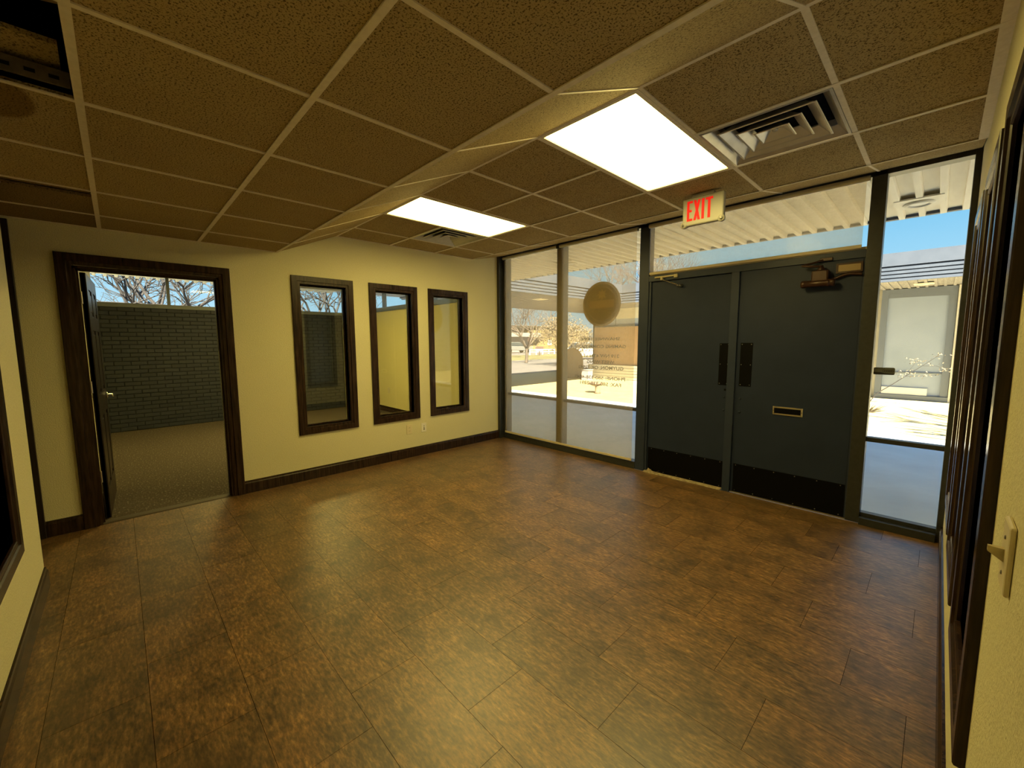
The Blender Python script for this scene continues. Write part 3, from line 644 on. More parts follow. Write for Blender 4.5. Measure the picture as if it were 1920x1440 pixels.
th = part('trim_4', B(2.325, 4.078, 0.005, FD, 0.0, 0.010), 'threshold'); tag(th, 'worn metal threshold under the double doors', 'trim', kind='structure')

# door closer on the right leaf
cl = thing('door_closer', (3.9, 0.012, 1.95), 'brown enamelled hydraulic closer at top of the right door leaf', 'door closer')
br = MB().ring(3.905, 4.066, 1.955, 2.030, [(0, 0), (0, 0.016), (0.012, 0.016), (0.012, 0.008)], lambda a, b, h: (a, 0.012-h, b))
part('bracket', br, 'brownmetal', cl); part('label_plate', B(3.918, 4.053, -0.001, 0.012, 1.968, 2.018), 'tan_label', cl)
arcp = [(3.905+0.161*i/10, 1.955-0.028*math.sin(math.pi*min(1, (10-i)/7)*0.5)*(1-i/10)**0.5) for i in range(11)]
part('curved_arm', MB().tube([(3.90+0.165*i/10, -0.012, 1.915+0.030*math.sin(math.pi/2*min(1, i/6.0))-0.012*max(0, (i-6)/4)) for i in range(11)], 0.011, 8), 'brownmetal', cl)
part('cylinder', MB().lathe((3.69, -0.06, 1.885), (1, 0, 0), [(0.016, 0), (0.026, 0.004), (0.030, 0.012), (0.030, 0.03), (0.027, 0.034), (0.027, 0.17), (0.031, 0.174), (0.031, 0.186), (0.027, 0.19), (0.027, 0.2), (0.031, 0.204), (0.031, 0.216), (0.022, 0.222)], 20), 'brownmetal', cl)
part('body', MB().box(3.76, 3.87, -0.085, 0.012, 1.895, 1.985), 'brownmetal', cl, 0.012, 3)
part('spindle', MB().lathe((3.815, -0.045, 1.98), (0, 0, 1), [(0.026, 0), (0.026, 0.02), (0.018, 0.026), (0.014, 0.045)], 16), 'brownmetal', cl)
part('lever_arm', MB().tube([(3.815, -0.05, 2.018), (3.75, -0.075, 2.022), (3.69, -0.06, 2.035)], 0.009, 8).tube([(3.69, -0.06, 2.035), (3.76, -0.03, 2.052), (3.82, -0.012, 2.07)], 0.008, 8), 'brownmetal', cl)
part('foot', B(3.80, 3.88, -0.018, 0.0, 2.060, 2.085), 'brownmetal', cl, 0.003)
# holder arm above the left leaf
ha = thing('door_holder_arm', (2.5, 0.0, 2.08), 'thin beige and steel holder arm at top of the left door leaf', 'door holder')
part('track', MB().box(2.40, 2.605, -0.022, 0.0, 2.086, 2.102), 'beige_metal', ha, 0.003)
part('end_block', MB().box(2.605, 2.642, -0.026, 0.0, 2.070, 2.106), 'beige_metal', ha, 0.004)
part('slider', MB().box(2.468, 2.490, -0.034, -0.004, 2.060, 2.088), 'beige_metal', ha, 0.003)
part('rod', MB().tube([(2.480, -0.026, 2.064), (2.655, -0.018, 1.994)], 0.0055, 8), 'chrome', ha)
part('pivot', MB().lathe((2.668, 0.028, 1.989), (0, -1, 0), [(0.018, 0), (0.018, 0.012), (0.012, 0.03), (0.012, 0.052)], 14).lathe((2.645, 0.0, 1.992), (0, -1, 0), [(0.012, 0), (0.010, 0.024)], 12), 'screw', ha)

# roller shades
def shade(name, x0, x1, zb, label, clips):
    t = thing(name, ((x0+x1)/2, -0.03, 2.62), label, 'roller shade', 'mesh roller shades')
    part('roller', MB().tube([(x0, -0.034, 2.618), (x1, -0.034, 2.618)], 0.021, 16), 'rail', t)
    fb = B(x0+0.004, x1-0.022, -0.0145, -0.0135, zb, 2.62); part('fabric', fb, 'shade', t)
    part('hem_bar', MB().box(x0+0.004, x1-0.022, -0.022, -0.008, zb-0.024, zb+0.002), 'hem', t, 0.004)
    for x in clips: part('bracket', MB().box(x-0.022, x+0.022, -0.060, 0.0, 2.592, 2.646), 'rubber' if x0+0.1 < x < x1-0.1 else 'rail', t, 0.006)
shade('roller_shade', 0.085, 2.205, 0.112, 'wide mesh shade drawn down over the storefront glass left of the doors', (1.112,))
shade('roller_shade', 2.335, 4.072, 2.150, 'mesh shade drawn over the transom above the double doors', ())
tp = bpy.data.objects['roller_shade.001']
# round seal decal and lettering on the glass
def disc(cx_, cz_, r0, r1, y0, y1, n=64):
    mb = MB()
    if r0 <= 0: return mb.lathe((cx_, y0, cz_), (0, 1, 0), [(r1, 0), (r1, y1-y0)], n)
    for k in range(n):
        a, b = 2*math.pi*k/n, 2*math.pi*(k+1)/n
        P = [(cx_+r*math.cos(q), cz_+r*math.sin(q)) for r, q in ((r0, a), (r1, a), (r1, b), (r0, b))]
        mb.prism(P, y0, y1, lambda x, z, h: (x, h, z))
    return mb
DC = (1.705, 1.872)
dd = thing('round_decal', (DC[0], 0.045, DC[1]), 'large round olive brown seal stuck on the storefront glass', 'decal')
part('disc', disc(DC[0], DC[1], 0, 0.262, 0.0455, 0.0468), 'decal', dd)
part('outer_ring', disc(DC[0], DC[1], 0.236, 0.262, 0.0445, 0.0455), 'decal_ring', dd)
part('inner_ring', disc(DC[0], DC[1], 0.192, 0.198, 0.0445, 0.0455), 'decal_ring', dd)
part('band', B(DC[0]-0.175, DC[0]+0.175, 0.0445, 0.0455, DC[1]-0.045, DC[1]+0.045), 'decal_band', dd)
part('band_edge', B(DC[0]-0.175, DC[0]+0.175, 0.0442, 0.0445, DC[1]+0.032, DC[1]+0.037).box(DC[0]-0.175, DC[0]+0.175, 0.0442, 0.0445, DC[1]-0.040, DC[1]-0.035), 'decal_ring', dd)
leafp = []
for k in range(16):
    rr = (0.075, 0.042)[k % 2]*(1.0 if k != 12 else 0.6); a = math.pi/2+2*math.pi*k/16
    leafp.append((DC[0]+0.01+rr*math.cos(a), DC[1]+0.112+rr*0.85*math.sin(a)))
part('leaf_mark', MB().prism(leafp, 0.0443, 0.0455, lambda x, z, h: (x, h, z)), 'decal_leaf', dd)
def text_mesh(txt, size, bold=0.0):
    cu = bpy.data.curves.new('text', 'FONT'); cu.body = txt; cu.size = size; cu.align_x = 'CENTER'; cu.offset = bold;  cu.resolution_u = 4
    ob_ = bpy.data.objects.new('text', cu); COL.objects.link(ob_); bpy.context.view_layer.update()
    me = bpy.data.meshes.new_from_object(ob_.evaluated_get(bpy.context.evaluated_depsgraph_get())); bpy.data.objects.remove(ob_); return me
wl_ = thing('window_lettering', (1.70, 0.044, 1.2), 'dark address lettering, read from outside, on the storefront glass', 'lettering')
for txt, zb, x0, x1, hgt in (('SHAWNEE TRIBE', 1.447, 1.415, 1.965, 0.035), ('GAMING COMMISSION', 1.357, 1.335, 2.045, 0.037), ('219 NW 4TH ST', 1.245, 1.455, 1.960, 0.038), ('WEST WING', 1.172, 1.515, 1.898, 0.038), ('GUYMON, OK 73942', 1.102, 1.385, 2.020, 0.040), ('PHONE: 580-338-4045', 0.980, 1.330, 2.045, 0.040), ('FAX: 580-338-2891', 0.908, 1.415, 1.995, 0.040)):
    me = text_mesh(txt, 0.055, 0.0009)
    xs = [v.co.x for v in me.vertices]; ys = [v.co.y for v in me.vertices]; wx = max(xs)-min(xs); hy = max(q for q in ys)
    cx_ = (x0+x1)/2
    for v in me.vertices:
        x, y, z = v.co; v.co = (cx_-1.70-(x-(max(xs)+min(xs))/2)*(x1-x0)/wx, z, zb-1.2+y*hgt/hy)
    bm = bmesh.new(); bm.from_mesh(me); left = set(bm.verts)
    while left:                                            # every letter its own piece
        isl, todo = set(), [next(iter(left))]
        while todo:
            v = todo.pop()
            if v in isl: continue
            isl.add(v); todo += [e.other_vert(v) for e in v.link_edges]
        left -= isl; vl = sorted(isl, key=lambda q: q.index); ix = {v: n for n, v in enumerate(vl)}
        lm_ = bpy.data.meshes.new('letter'); lm_.from_pydata([tuple(v.co) for v in vl], [], [tuple(ix[v] for v in f.verts) for f in bm.faces if f.verts[0] in isl])
        link('letter', lm_, M['letter'], wl_)
    bm.free()
# sticker on the sidelight
stk = thing('door_sticker', (4.235, 0.044, 1.20), 'small rounded grey sticker at the left edge of the sidelight glass', 'sticker')
rp = []
for (cx_, cz_, a0) in ((4.283, 1.219, 0), (4.183, 1.219, 90), (4.183, 1.185, 180), (4.283, 1.185, 270)):
    for k in range(5): rp.append((cx_+0.010*math.cos(R(a0+22.5*k)), cz_+0.010*math.sin(R(a0+22.5*k))))
part('plate', MB().prism(rp, 0.0445, 0.0465, lambda x, z, h: (x, h, z)), 'sticker', stk)
part('lower_band', MB().prism([(4.174, 1.176), (4.290, 1.176), (4.288, 1.184), (4.235, 1.187), (4.215, 1.193), (4.174, 1.194)], 0.0437, 0.0444, lambda x, z, h: (x, h, z)), 'sticker_dark', stk)
lp = MB()
for q in range(5):
    c = 4.229+0.0125*q; lp.tube([(c+0.0055*math.cos(R(a)), 0.0438, 1.203+0.008*math.sin(R(a))) for a in range(-150, 200, 30)], 0.0014, 5)
for q in range(6): lp.box(4.186+0.009*q, 4.1905+0.009*q, 0.0436, 0.0444, 1.2165, 1.2225)
part('printed_marks', lp, 'sticker_dark', stk)

# exit sign
ex = thing('exit_sign', (3.195, -0.82, 2.42), 'cream exit sign with red letters hanging from the ceiling', 'exit sign')
EX0, EX1, EZ0, EZ1, EY = 3.040, 3.345, 2.322, 2.530, -0.845
part('housing', B(EX0, EX1, EY, EY+0.045, EZ0, EZ1), 'exit_body', ex, 0.012, 3)
part('canopy', MB().box(3.105, 3.270, EY+0.002, EY+0.055, 2.527, ZU), 'exit_body', ex, 0.006)
LZ0, LZ1 = 2.352, 2.500
LZ0, LZ1 = 2.357, 2.505
def L(*bx): 
    mb = MB()
    for (a, b, c, d) in bx: mb.box(a, b, EY-0.003, EY+0.001, c, d)
    return mb
hz = LZ1-LZ0; sw_ = 0.017; my = (LZ0+LZ1)/2
x = 3.078; part('letter_e', L((x, x+sw_, LZ0, LZ1), (x+sw_, x+0.042, LZ1-0.017, LZ1), (x+sw_, x+0.036, my-0.008, my+0.009), (x+sw_, x+0.042, LZ0, LZ0+0.017)), 'red', ex)
x = 3.128; mx_ = MB(); mpx = lambda a, b, h: (a, h, b)
mx_.prism([(x, LZ0), (x+0.018, LZ0), (x+0.050, LZ1), (x+0.032, LZ1)], EY-0.003, EY+0.001, mpx); mx_.prism([(x+0.032, LZ0), (x+0.050, LZ0), (x+0.018, LZ1), (x, LZ1)], EY-0.0031, EY+0.001, mpx)
part('letter_x', mx_, 'red', ex)
x = 3.188; part('letter_i', L((x, x+0.019, LZ0, LZ1)), 'red', ex)
x = 3.216; part('letter_t', L((x+0.017, x+0.036, LZ0, LZ1-0.017), (x, x+0.053, LZ1-0.017, LZ1)), 'red', ex)
for x in (EX0+0.016, EX1-0.018):
    lh = part('lamp_head', MB().lathe((x, EY+0.022, EZ0+0.016), (0.25 if x > 3.2 else -0.25, -1, -0.25), [(0.024, -0.02), (0.026, 0.012), (0.022, 0.026), (0.014, 0.028)], 18), 'exit_body', ex)
    part('lens', MB().lathe(Vector((x, EY+0.022, EZ0+0.016))+Vector((0.25 if x > 3.2 else -0.25, -1, -0.25)).normalized()*0.0275, (0.25 if x > 3.2 else -0.25, -1, -0.25), [(0.011, 0), (0.009, 0.002)], 14), 'screw', lh)

# outlets on the west wall, light switch on the right wall
def outlet(y, z, label, data=False):
    t = thing('wall_outlet', (0.0, y, z), label, 'outlet', 'wall outlets below the windows')
    part('cover_plate', B(0.0, 0.007, y-0.037, y+0.037, z-0.058, z+0.058), 'white_plastic' if data else 'ivory', t, 0.003)
    if not data:
        for dz in (-0.021, 0.021):
            s = part('socket', MB().prism([(y+0.014*math.cos(R(a)), z+dz+0.0145*math.sin(R(a))) for a in range(0, 360, 30)], 0.0065, 0.0085, lambda a, b, h: (h, a, b)), 'ivory', t)
            part('slot', B(0.0083, 0.0088, y-0.007, y-0.005, z+dz-0.002, z+dz+0.007).box(0.0083, 0.0088, y+0.005, y+0.007, z+dz-0.002, z+dz+0.007), 'darkgap', s)
    else:
        for dz, r in ((0.020, 0.005), (-0.002, 0.006), (-0.022, 0.008)): part('jack', MB().lathe((0.007, y, z+dz), (1, 0, 0), [(r, 0), (r*0.9, 0.003)], 10), 'darkgap', t)
outlet(-1.565, 0.353, 'ivory outlet plate with two sockets under the middle window')
outlet(-1.358, 0.350, 'white jack plate with dark holes under the middle window', True)
lsw = thing('light_switch', (XR, -3.09, 1.083), 'ivory light switch plate on the right wall', 'light switch')
part('cover_plate', B(XR-0.008, XR, -3.127, -3.053, 1.025, 1.141), 'ivory', lsw, 0.004, 2)
part('toggle', MB().add([(XR-0.008, -3.096, 1.072), (XR-0.008, -3.084, 1.072), (XR-0.008, -3.084, 1.094), (XR-0.008, -3.096, 1.094), (XR-0.026, -3.094, 1.085), (XR-0.026, -3.086, 1.085), (XR-0.026, -3.086, 1.094), (XR-0.026, -3.094, 1.094)], [(0,3,2,1),(4,5,6,7),(0,1,5,4),(1,2,6,5),(2,3,7,6),(3,0,4,7)]), 'beige_metal', lsw)
for z in (1.053, 1.113): part('screw', MB().lathe((XR-0.008, -3.09, z), (-1, 0, 0), [(0.004, 0), (0.003, 0.0015)], 8), 'screw', lsw)
outl = thing('office_outlet', (-3.3, -0.14, 0.45), 'ivory outlet on the yellow office wall', 'outlet'); part('cover_plate', B(-3.337, -3.263, -0.147, -0.14, 0.392, 0.508), 'ivory', outl, 0.003)

# ------------------------------------------------------------------ outdoors
ZS = 2.75; GZ = -0.10
gd = part('ground', B(-9.25, 14, 0.0, 4.95, GZ-0.1, GZ), 'concrete'); tag(gd, 'pale concrete walk just outside the glass', 'ground', kind='structure')
gc = part('courtyard', B(-9.25, 14, 4.95, 12.0, GZ-0.1, GZ-0.002), 'court'); tag(gc, 'sunlit pale yellow courtyard ground beyond the walk', 'ground', kind='structure')  # starts at the canopy shadow edge, sunlit yellow put into its colour
g2 = part('street', B(-20.0, -9.25, -40, 70, GZ-0.14, GZ-0.02), 'asphalt'); tag(g2, 'sunlit pale street beyond the courtyard', 'street', kind='structure')
g3 = part('lawn', B(-29.0, -20.0, -40, 70, GZ-0.14, GZ), 'dry_grass'); tag(g3, 'dry yellow grass verge across the street', 'lawn', kind='structure')
g4 = part('far_lot', B(-120, -29.0, -60, 130, GZ-0.14, GZ-0.01), 'asphalt'); tag(g4, 'pale paved lot in front of the far house', 'ground', kind='structure')
g5 = part('side_ground', MB().box(-9.25, 14, 12.0, 130, GZ-0.1, GZ-0.005).box(-9.25, -4.95, -40, 0, GZ-0.1, GZ-0.005), 'dry_grass'); tag(g5, 'dry ground behind and beside the buildings', 'ground', kind='structure')
# our canopy over the entrance walk
cp = thing('canopy', (0, 1.1, ZS), 'cream ribbed metal soffit over the walk outside the storefront', 'canopy', kind='structure')
PW = 0.157
hat = [(0, 0.042), (0.098, 0.042), (0.104, 0.0), (0.150, 0.0), (0.156, 0.042)]
def pan_mesh(length, along):
    top = 0.046; pts = hat+[(PW, top), (0, top)]; mb = MB()
    if along == 'y': mb.prism(pts, 0, length, lambda a, z, h: (a, h, z))
    else: mb.prism(pts, 0, length, lambda a, z, h: (h, a, z))
    me = bpy.data.meshes.new('soffit_panel'); me.from_pydata(mb.v, [], mb.f); me.update()
    bm = bmesh.new(); bm.from_mesh(me); bmesh.ops.recalc_face_normals(bm, faces=bm.faces); bm.to_mesh(me); bm.free(); me.materials.append(M['soffit']); return me
pm = pan_mesh(2.09, 'y')
for i in range(-42, 52):
    o = bpy.data.objects.new('soffit_panel', pm); COL.objects.link(o); o.parent = cp; o.location = (3.055+PW*i, 0.12-1.1, 0)
part('edge_beam', B(-7.0, 11.2, 2.20, 2.26, ZS+0.012, 3.36), 'fascia', cp)
part('canopy_deck', B(-7.0, 11.2, 0.12, 2.20, ZS+0.05, 3.36), 'fascia', cp)
def soffit_lamp(x, y, z, label):
    t = thing('soffit_light', (x, y, z), label, 'soffit light', 'recessed lights in the soffits')
    part('mount_plate', B(x-0.17, x+0.17, y-0.19, y+0.19, z-0.006, z+0.008), 'soffit', t)
    part('trim_ring', MB().lathe((x, y, z-0.006), (0, 0, -1), [(0.110, 0), (0.115, 0.008), (0.095, 0.020), (0.082, 0.020), (0.078, 0.004)], 28), 'soffit', t)
    part('lens', MB().lathe((x, y, z-0.008), (0, 0, -1), [(0.078, 0), (0.06, 0.008), (0.02, 0.012)], 20), 'white_plastic', t)
soffit_lamp(4.275, 1.555, ZS, 'round soffit light outside the sidelight')
soffit_lamp(0.10, 1.50, ZS, 'round soffit light outside the shaded storefront glass')
# side soffit over the brick wall of the office
s2 = thing('side_canopy', (-5.3, -2.5, ZS), 'ribbed soffit outside the high office window', 'canopy', kind='structure')
pm2 = pan_mesh(2.10, 'x')
for i in range(33):
    o = bpy.data.objects.new('soffit_panel', pm2); COL.objects.link(o); o.parent = s2; o.location = (-6.95+5.3, -5.1+PW*i+2.5, 0)
part('side_deck', B(-6.95, -4.5, -5.2, 0.12, ZS+0.05, 3.36), 'fascia', s2); part('upper_wall', B(XB-0.2, XB-0.02, -5.1, 0.12, 2.60, 2.79), 'cream_ext', s2)
part('front_wall', B(XB-0.2, -0.12, 0.0, 0.12, 2.60, 2.79), 'cream_ext', s2)
part('office_deck', B(-6.95, -0.12, -5.2, 0.12, ZS+0.05, 3.36), 'deck', s2)

def fascia_run(name, parent, mp, a0, a1):
    part(name, MB().prism([(0, ZS-0.01), (0.03, ZS-0.01), (0.03, ZS+0.32), (0.0, ZS+0.32)], a0, a1, mp), 'fascia_groove', parent)
    for k in range(4):
        z = ZS-0.012+0.083*k; part('fascia_rib', MB().prism([(-0.03, z), (0.02, z), (0.02, z+0.058), (-0.03, z+0.058)], a0, a1, mp), 'fascia', parent)
    part('fascia_cap', MB().prism([(-0.035, ZS+0.33), (0.02, ZS+0.33), (0.02, 3.365), (-0.035, 3.365)], a0, a1, mp), 'fascia', parent)
# building wing across the court
YO, YOF, XLF = 10.5, 8.55, -3.22
ow = thing('courtyard_building', (0, YO, GZ), 'building wing across the courtyard with grey ribbed fascia', 'building')
fascia_run('fascia_back', ow, lambda d, z, a: (a, YOF+d, z), XLF, 12.0)
part('eave_soffit', B(XLF, 12.0, YOF+0.02, YO+0.02, ZS+0.01, ZS+0.04), 'soffit_far', ow)
ribs = MB()
for i in range(98): ribs.box(XLF+PW*i, XLF+PW*i+0.05, YOF+0.03, YO, ZS-0.012, ZS+0.01)
tag(part('soffit_ribs', ribs, 'soffit_far', ow), kind='stuff')
part('roof_slab', B(-5.95, 12.0, YOF+0.05, 15, ZS+0.04, 3.36), 'fascia', ow)
part('wall', B(-5.75, 3.25, YO+0.02, YO+0.2, GZ, ZS+0.04), 'cream_ext', ow); part('wall', B(4.80, 12.0, YO+0.02, YO+0.2, GZ, ZS+0.04), 'cream_ext', ow); part('wall', B(3.25, 4.80, YO+0.12, YO+0.2, GZ, ZS+0.04), 'cream_ext', ow)
part('end_wall', B(-5.75, -5.6, YO+0.02, 15, GZ, ZS+0.04), 'cream_ext', ow)
part('cream_beam', B(-5.4, 3.2, YO-0.04, YO+0.02, 2.33, 2.74), 'cream_ext', ow); 
for x in (-4.62, -3.05): part('beam_joint', B(x-0.012, x+0.012, YO-0.046, YO-0.04, 2.08, 2.74), 'fascia', ow)
part('strip_window', B(-5.5, 3.2, YO-0.005, YO+0.02, 2.09, 2.33), 'pale_blind', ow)
part('strip_sill', B(-5.6, 3.2, YO-0.06, YO+0.02, 2.02, 2.09), 'fascia', ow)
part('tan_panel', B(-5.66, 3.1, YO-0.02, YO+0.02, 0.48, 2.02), 'tan_panel', ow)
for k in range(5): part('siding_board', B(-5.88, 3.1, YO-0.12, YO+0.02, GZ+0.02+0.113*k, GZ+0.02+0.113*k+0.100), 'white_siding', ow)
# glazed bay seen through the sidelight
gb = part('bay_frame', MB().ring(3.36, 4.72, GZ, ZS-0.01, [(0, 0.02), (0, 0.08), (0.13, 0.08), (0.13, 0.0)], lambda a, b, h: (a, YO+0.1-h, b)), 'grey_frame', ow)
part('bay_rail', B(3.48, 4.60, YO+0.03, YO+0.09, 0.585, 0.615), 'grey_frame', ow)
part('bay_blind', B(3.48, 4.60, YO+0.07, YO+0.10, 0.61, 2.62), 'pale_blind', ow); part('bay_lower_pane', B(3.48, 4.60, YO+0.07, YO+0.10, 0.03, 0.59), 'pale_blind', ow)
part('bay_head', B(3.48, 4.60, YO+0.03, YO+0.1, 2.52, 2.63), 'grey_frame', ow)
part('white_board', B(3.50, 4.36, YO+0.02, YO+0.07, 0.03, 0.21), 'white_siding', ow)
part('bay_sill', B(3.36, 4.74, YO-0.02, YO+0.09, GZ, 0.02), 'grey_frame', ow)
part('cream_pier', B(4.73, 5.4, YO-0.03, YO+0.02, GZ, ZS), 'cream_ext', ow); part('wall_plate', B(4.80, 4.95, YO-0.05, YO-0.03, 0.62, 2.3), 'fascia', ow)
soffit_lamp(4.15, 9.5, ZS-0.021, 'round soffit light under the eave of the wing across')
# breezeway roof at left
bz = thing('breezeway_roof', (-5.1, 6, ZS), 'low breezeway roof with grey ribbed fascia left of the courtyard', 'roof')
fascia_run('fascia_back', bz, lambda d, z, a: (XLF-d, a, z), 2.30, YOF)
part('breezeway_soffit', B(-7.10, XLF-0.02, 2.30, 15, ZS, ZS+0.03), 'soffit_far', bz); part('breezeway_deck', B(-7.10, XLF-0.04, 2.30, 15, ZS+0.03, 3.36), 'fascia', bz)
ribs = MB()
for i in range(80): ribs.box(-7.1, XLF-0.04, 2.32+PW*i, 2.32+PW*i+0.05, ZS-0.014, ZS)
tag(part('soffit_ribs', ribs, 'soffit_far', bz), kind='stuff')
for y in (2.45, 14.8): part('column', B(-6.95, -6.80, y-0.08, y+0.08, GZ, ZS), 'fascia', bz)
soffit_lamp(-4.15, 5.4, ZS-0.012, 'round light under the breezeway roof')
# things in the court
ab = MB(); pr_ = []
for k in range(13):
    a = math.pi*k/12; pr_.append((0.46*math.cos(a)*(1 if math.cos(a) > 0 else 1.15), 0.72+0.55*math.sin(a)))
pr_ = [(0.48, 0)]+pr_+[(-0.56, 0)]
dv = Vector((0.80, 0.60, 0)); nv = Vector((-0.6, 0.8, 0)); c0 = Vector((-6.25, 9.75, GZ))
ab.prism(pr_, 0, 0.35, lambda a, z, h: tuple(c0+dv*a+nv*h+Vector((0, 0, z))))
tag(part('arched_stone', ab, 'brown_stone', base=tuple(c0), bevel=0.03), 'brown arched stone standing beyond the storefront glass', 'stone')
gx = part('utility_box', B(-5.35, -5.02, 9.2, 9.5, GZ, 0.30), 'grey_box', base=(-5.2, 9.35, GZ), bevel=0.01); tag(gx, 'small grey metal box beside the brown arched stone', 'box')
part('lid', B(-5.37, -5.0, 9.18, 9.52, 0.30, 0.33), 'grey_box', gx)
pd = thing('stone_pedestal', (-2.45, 6.08, GZ), 'short brown pedestal with a flared top in the courtyard', 'pedestal')
part('shaft', MB().lathe((-2.45, 6.08, GZ), (0, 0, 1), [(0.10, 0), (0.075, 0.06), (0.07, 0.18), (0.10, 0.24)], 14), 'brown_stone', pd)
part('bowl', MB().lathe((-2.52, 6.08, GZ+0.22), (0, 0, 1), [(0.08, 0), (0.20, 0.05), (0.22, 0.11), (0.19, 0.12), (0.1, 0.09)], 16), 'brown_stone', pd)
# sprig and dry shrub outside the sidelight
random.seed(11)
sp = thing('leafy_sprig', (3.42, 9.0, GZ), 'slanting twig with dry yellow leaves outside the sidelight', 'shrub')
def P9(u, z): return (3.42+u*1.12, 9.0, z)
part('stem', MB().tube([P9(0, -0.05), P9(0.10, 0.16), P9(0.30, 0.36), P9(0.52, 0.60), P9(0.75, 0.85), P9(0.95, 1.07)], [0.012, 0.010, 0.009, 0.007, 0.006, 0.003], 6).tube([P9(0.52, 0.60), P9(0.66, 0.95), P9(0.60, 1.0)], 0.004, 5).tube([P9(0.52, 0.60), P9(0.8, 0.63), P9(1.0, 0.66)], 0.004, 5).tube([P9(0.75, 0.85), P9(0.95, 0.86), P9(1.1, 0.78)], 0.004, 5), 'bark_dark', sp)
lf = MB()
for (u, z, n, s) in ((0.95, 1.07, 16, .09), (0.62, 0.96, 26, .11), (1.08, 0.79, 18, .08), (0.60, 0.66, 22, .12), (0.9, 0.9, 10, .1), (0.45, 0.64, 12, .12), (0.85, 0.63, 10, .1)):
    for _ in range(n):
        p = Vector(P9(u, z))+Vector((random.gauss(0, s*0.7), random.gauss(0, s*0.5), random.gauss(0, s*0.45))); a = Vector((random.gauss(0, 1), random.gauss(0, 1), random.gauss(0, 1))).normalized()*0.026; b = a.orthogonal().normalized()*0.013
        lf.quad(p-a, p+b, p+a, p-b)
tag(part('leaves', lf, 'dry_leaf', sp), kind='stuff')
db = thing('dry_shrub', (3.60, 7.4, GZ), 'low clump of dry orange stems on the sunlit paving', 'shrub'); st_ = MB()
for _ in range(90):
    a = random.uniform(0, 6.28); l = random.uniform(0.1, 0.34); p = Vector((3.55, 7.4, GZ)); q = p+Vector((math.cos(a)*l, math.sin(a)*l*0.8, random.uniform(0.03, 0.2))); st_.tube([p+(q-p)*0.1, q], [0.006, 0.003], 3, False)
tag(part('stems', st_, 'dry_leaf', db), kind='stuff')
# trees
def tree(base, height, label, seed, mat='bark', spread=0.62, depth=6, r0=0.16, leaves=None, trunk=0.22, group='bare trees outside'):
    rnd = random.Random(seed); t = thing('bare_tree' if not leaves else 'leafy_tree', base, label, 'tree', group); mb = MB(); tips = []
    def grow(p, d, ln, r, lev):
        n = 3; pts = [p]; q = p
        for i in range(n):
            d = (d+Vector((rnd.gauss(0, .13), rnd.gauss(0, .13), rnd.gauss(0.03, .10)))).normalized(); q = q+d*ln/n; pts.append(q)
        mb.tube(pts, [r*(1-0.35*i/n) for i in range(n+1)], 6 if lev < 2 else (4 if lev < 4 else 3), False)
        if lev >= depth: tips.append(q); return
        k = 3 if lev < 4 else 2
        for i in range(k):
            ax = d.orthogonal().normalized(); ax = Matrix.Rotation(rnd.uniform(0, 6.28)+i*6.28/k, 3, d) @ ax
            nd = (d+ax*rnd.uniform(spread*0.7, spread*1.35)).normalized(); nd.z = nd.z*0.9+0.05
            grow(pts[-1] if i else pts[-2]*0.3+pts[-1]*0.7, nd, ln*rnd.uniform(0.66, 0.86), r*0.62, lev+1)
            if lev >= 3: tips.append(q)
    tr_l = height*trunk
    b = Vector(base); trk = MB().tube([b, b+Vector((0.03, 0.02, tr_l*0.5)), b+Vector((0.0, 0.05, tr_l))], [r0*1.25, r0, r0*0.92], 9, False)
    part('trunk', trk, mat, t)
    for i in range(4):
        a = i*math.pi/2+rnd.uniform(-.4, .4); d = Vector((math.cos(a)*spread, math.sin(a)*spread, 1)).normalized(); grow(b+Vector((0, 0.05, tr_l*0.97)), d, height*0.23, r0*0.62, 1)
    tag(part('branches', mb, mat, t), kind='stuff')
    if leaves:
        lm = MB()
        for q in tips:
            for _ in range(leaves):
                p = q+Vector((rnd.gauss(0, .22), rnd.gauss(0, .22), rnd.gauss(0, .2))); a = Vector((rnd.gauss(0, 1), rnd.gauss(0, 1), rnd.gauss(0, 1))).normalized()*0.06; bb = a.orthogonal().normalized()*0.03; lm.quad(p-a, p+bb, p+a, p-bb)
        tag(part('leaves', lm, 'dry_leaf', t), kind='stuff')
    return t
tree((-16.5, 17.5, GZ), 7.5, 'pale bare tree beyond the breezeway, leftmost through the shaded glass', 1, spread=0.8, trunk=0.14, depth=7, r0=0.10)
tree((-22.5, 23.7, GZ), 6.5, 'pale bare tree beyond the breezeway, right of the window post', 2, spread=0.8, trunk=0.12, depth=7, r0=0.11)
tree((-12.0, 16.6, GZ), 4.3, 'bushy tree with dry beige leaves behind the arched stone', 3, leaves=3, depth=6, spread=0.85, trunk=0.1, r0=0.08)
tree((-15.0, 26.2, GZ), 10.0, 'tall bare tree rising over the roof across the courtyard', 4, spread=0.6, depth=7, r0=0.13)
tree((-7.6, 20.4, GZ), 7.6, 'bare tree tips seen through the transom above the left door', 5, spread=0.42, depth=7, r0=0.13)
tree((-14.5, -3.0, GZ), 6.5, 'dark bare tree seen through the high window over the brick wall', 6, 'bark_dark', spread=0.85, trunk=0.26)
tree((-22.0, -2.6, GZ), 6.6, 'dark bare tree at the right of the high window in the doorway', 7, 'bark_dark', spread=0.85, trunk=0.24)
tree((-17.0, 3.5, GZ), 6.2, 'dark bare tree seen through the top of the first tall window', 8, 'bark_dark', spread=0.85, trunk=0.22)
tree((9.6, 3.6, GZ), 6.0, 'bare tree out of sight at right that shades the paving', 9, spread=0.5, depth=4, trunk=0.4)
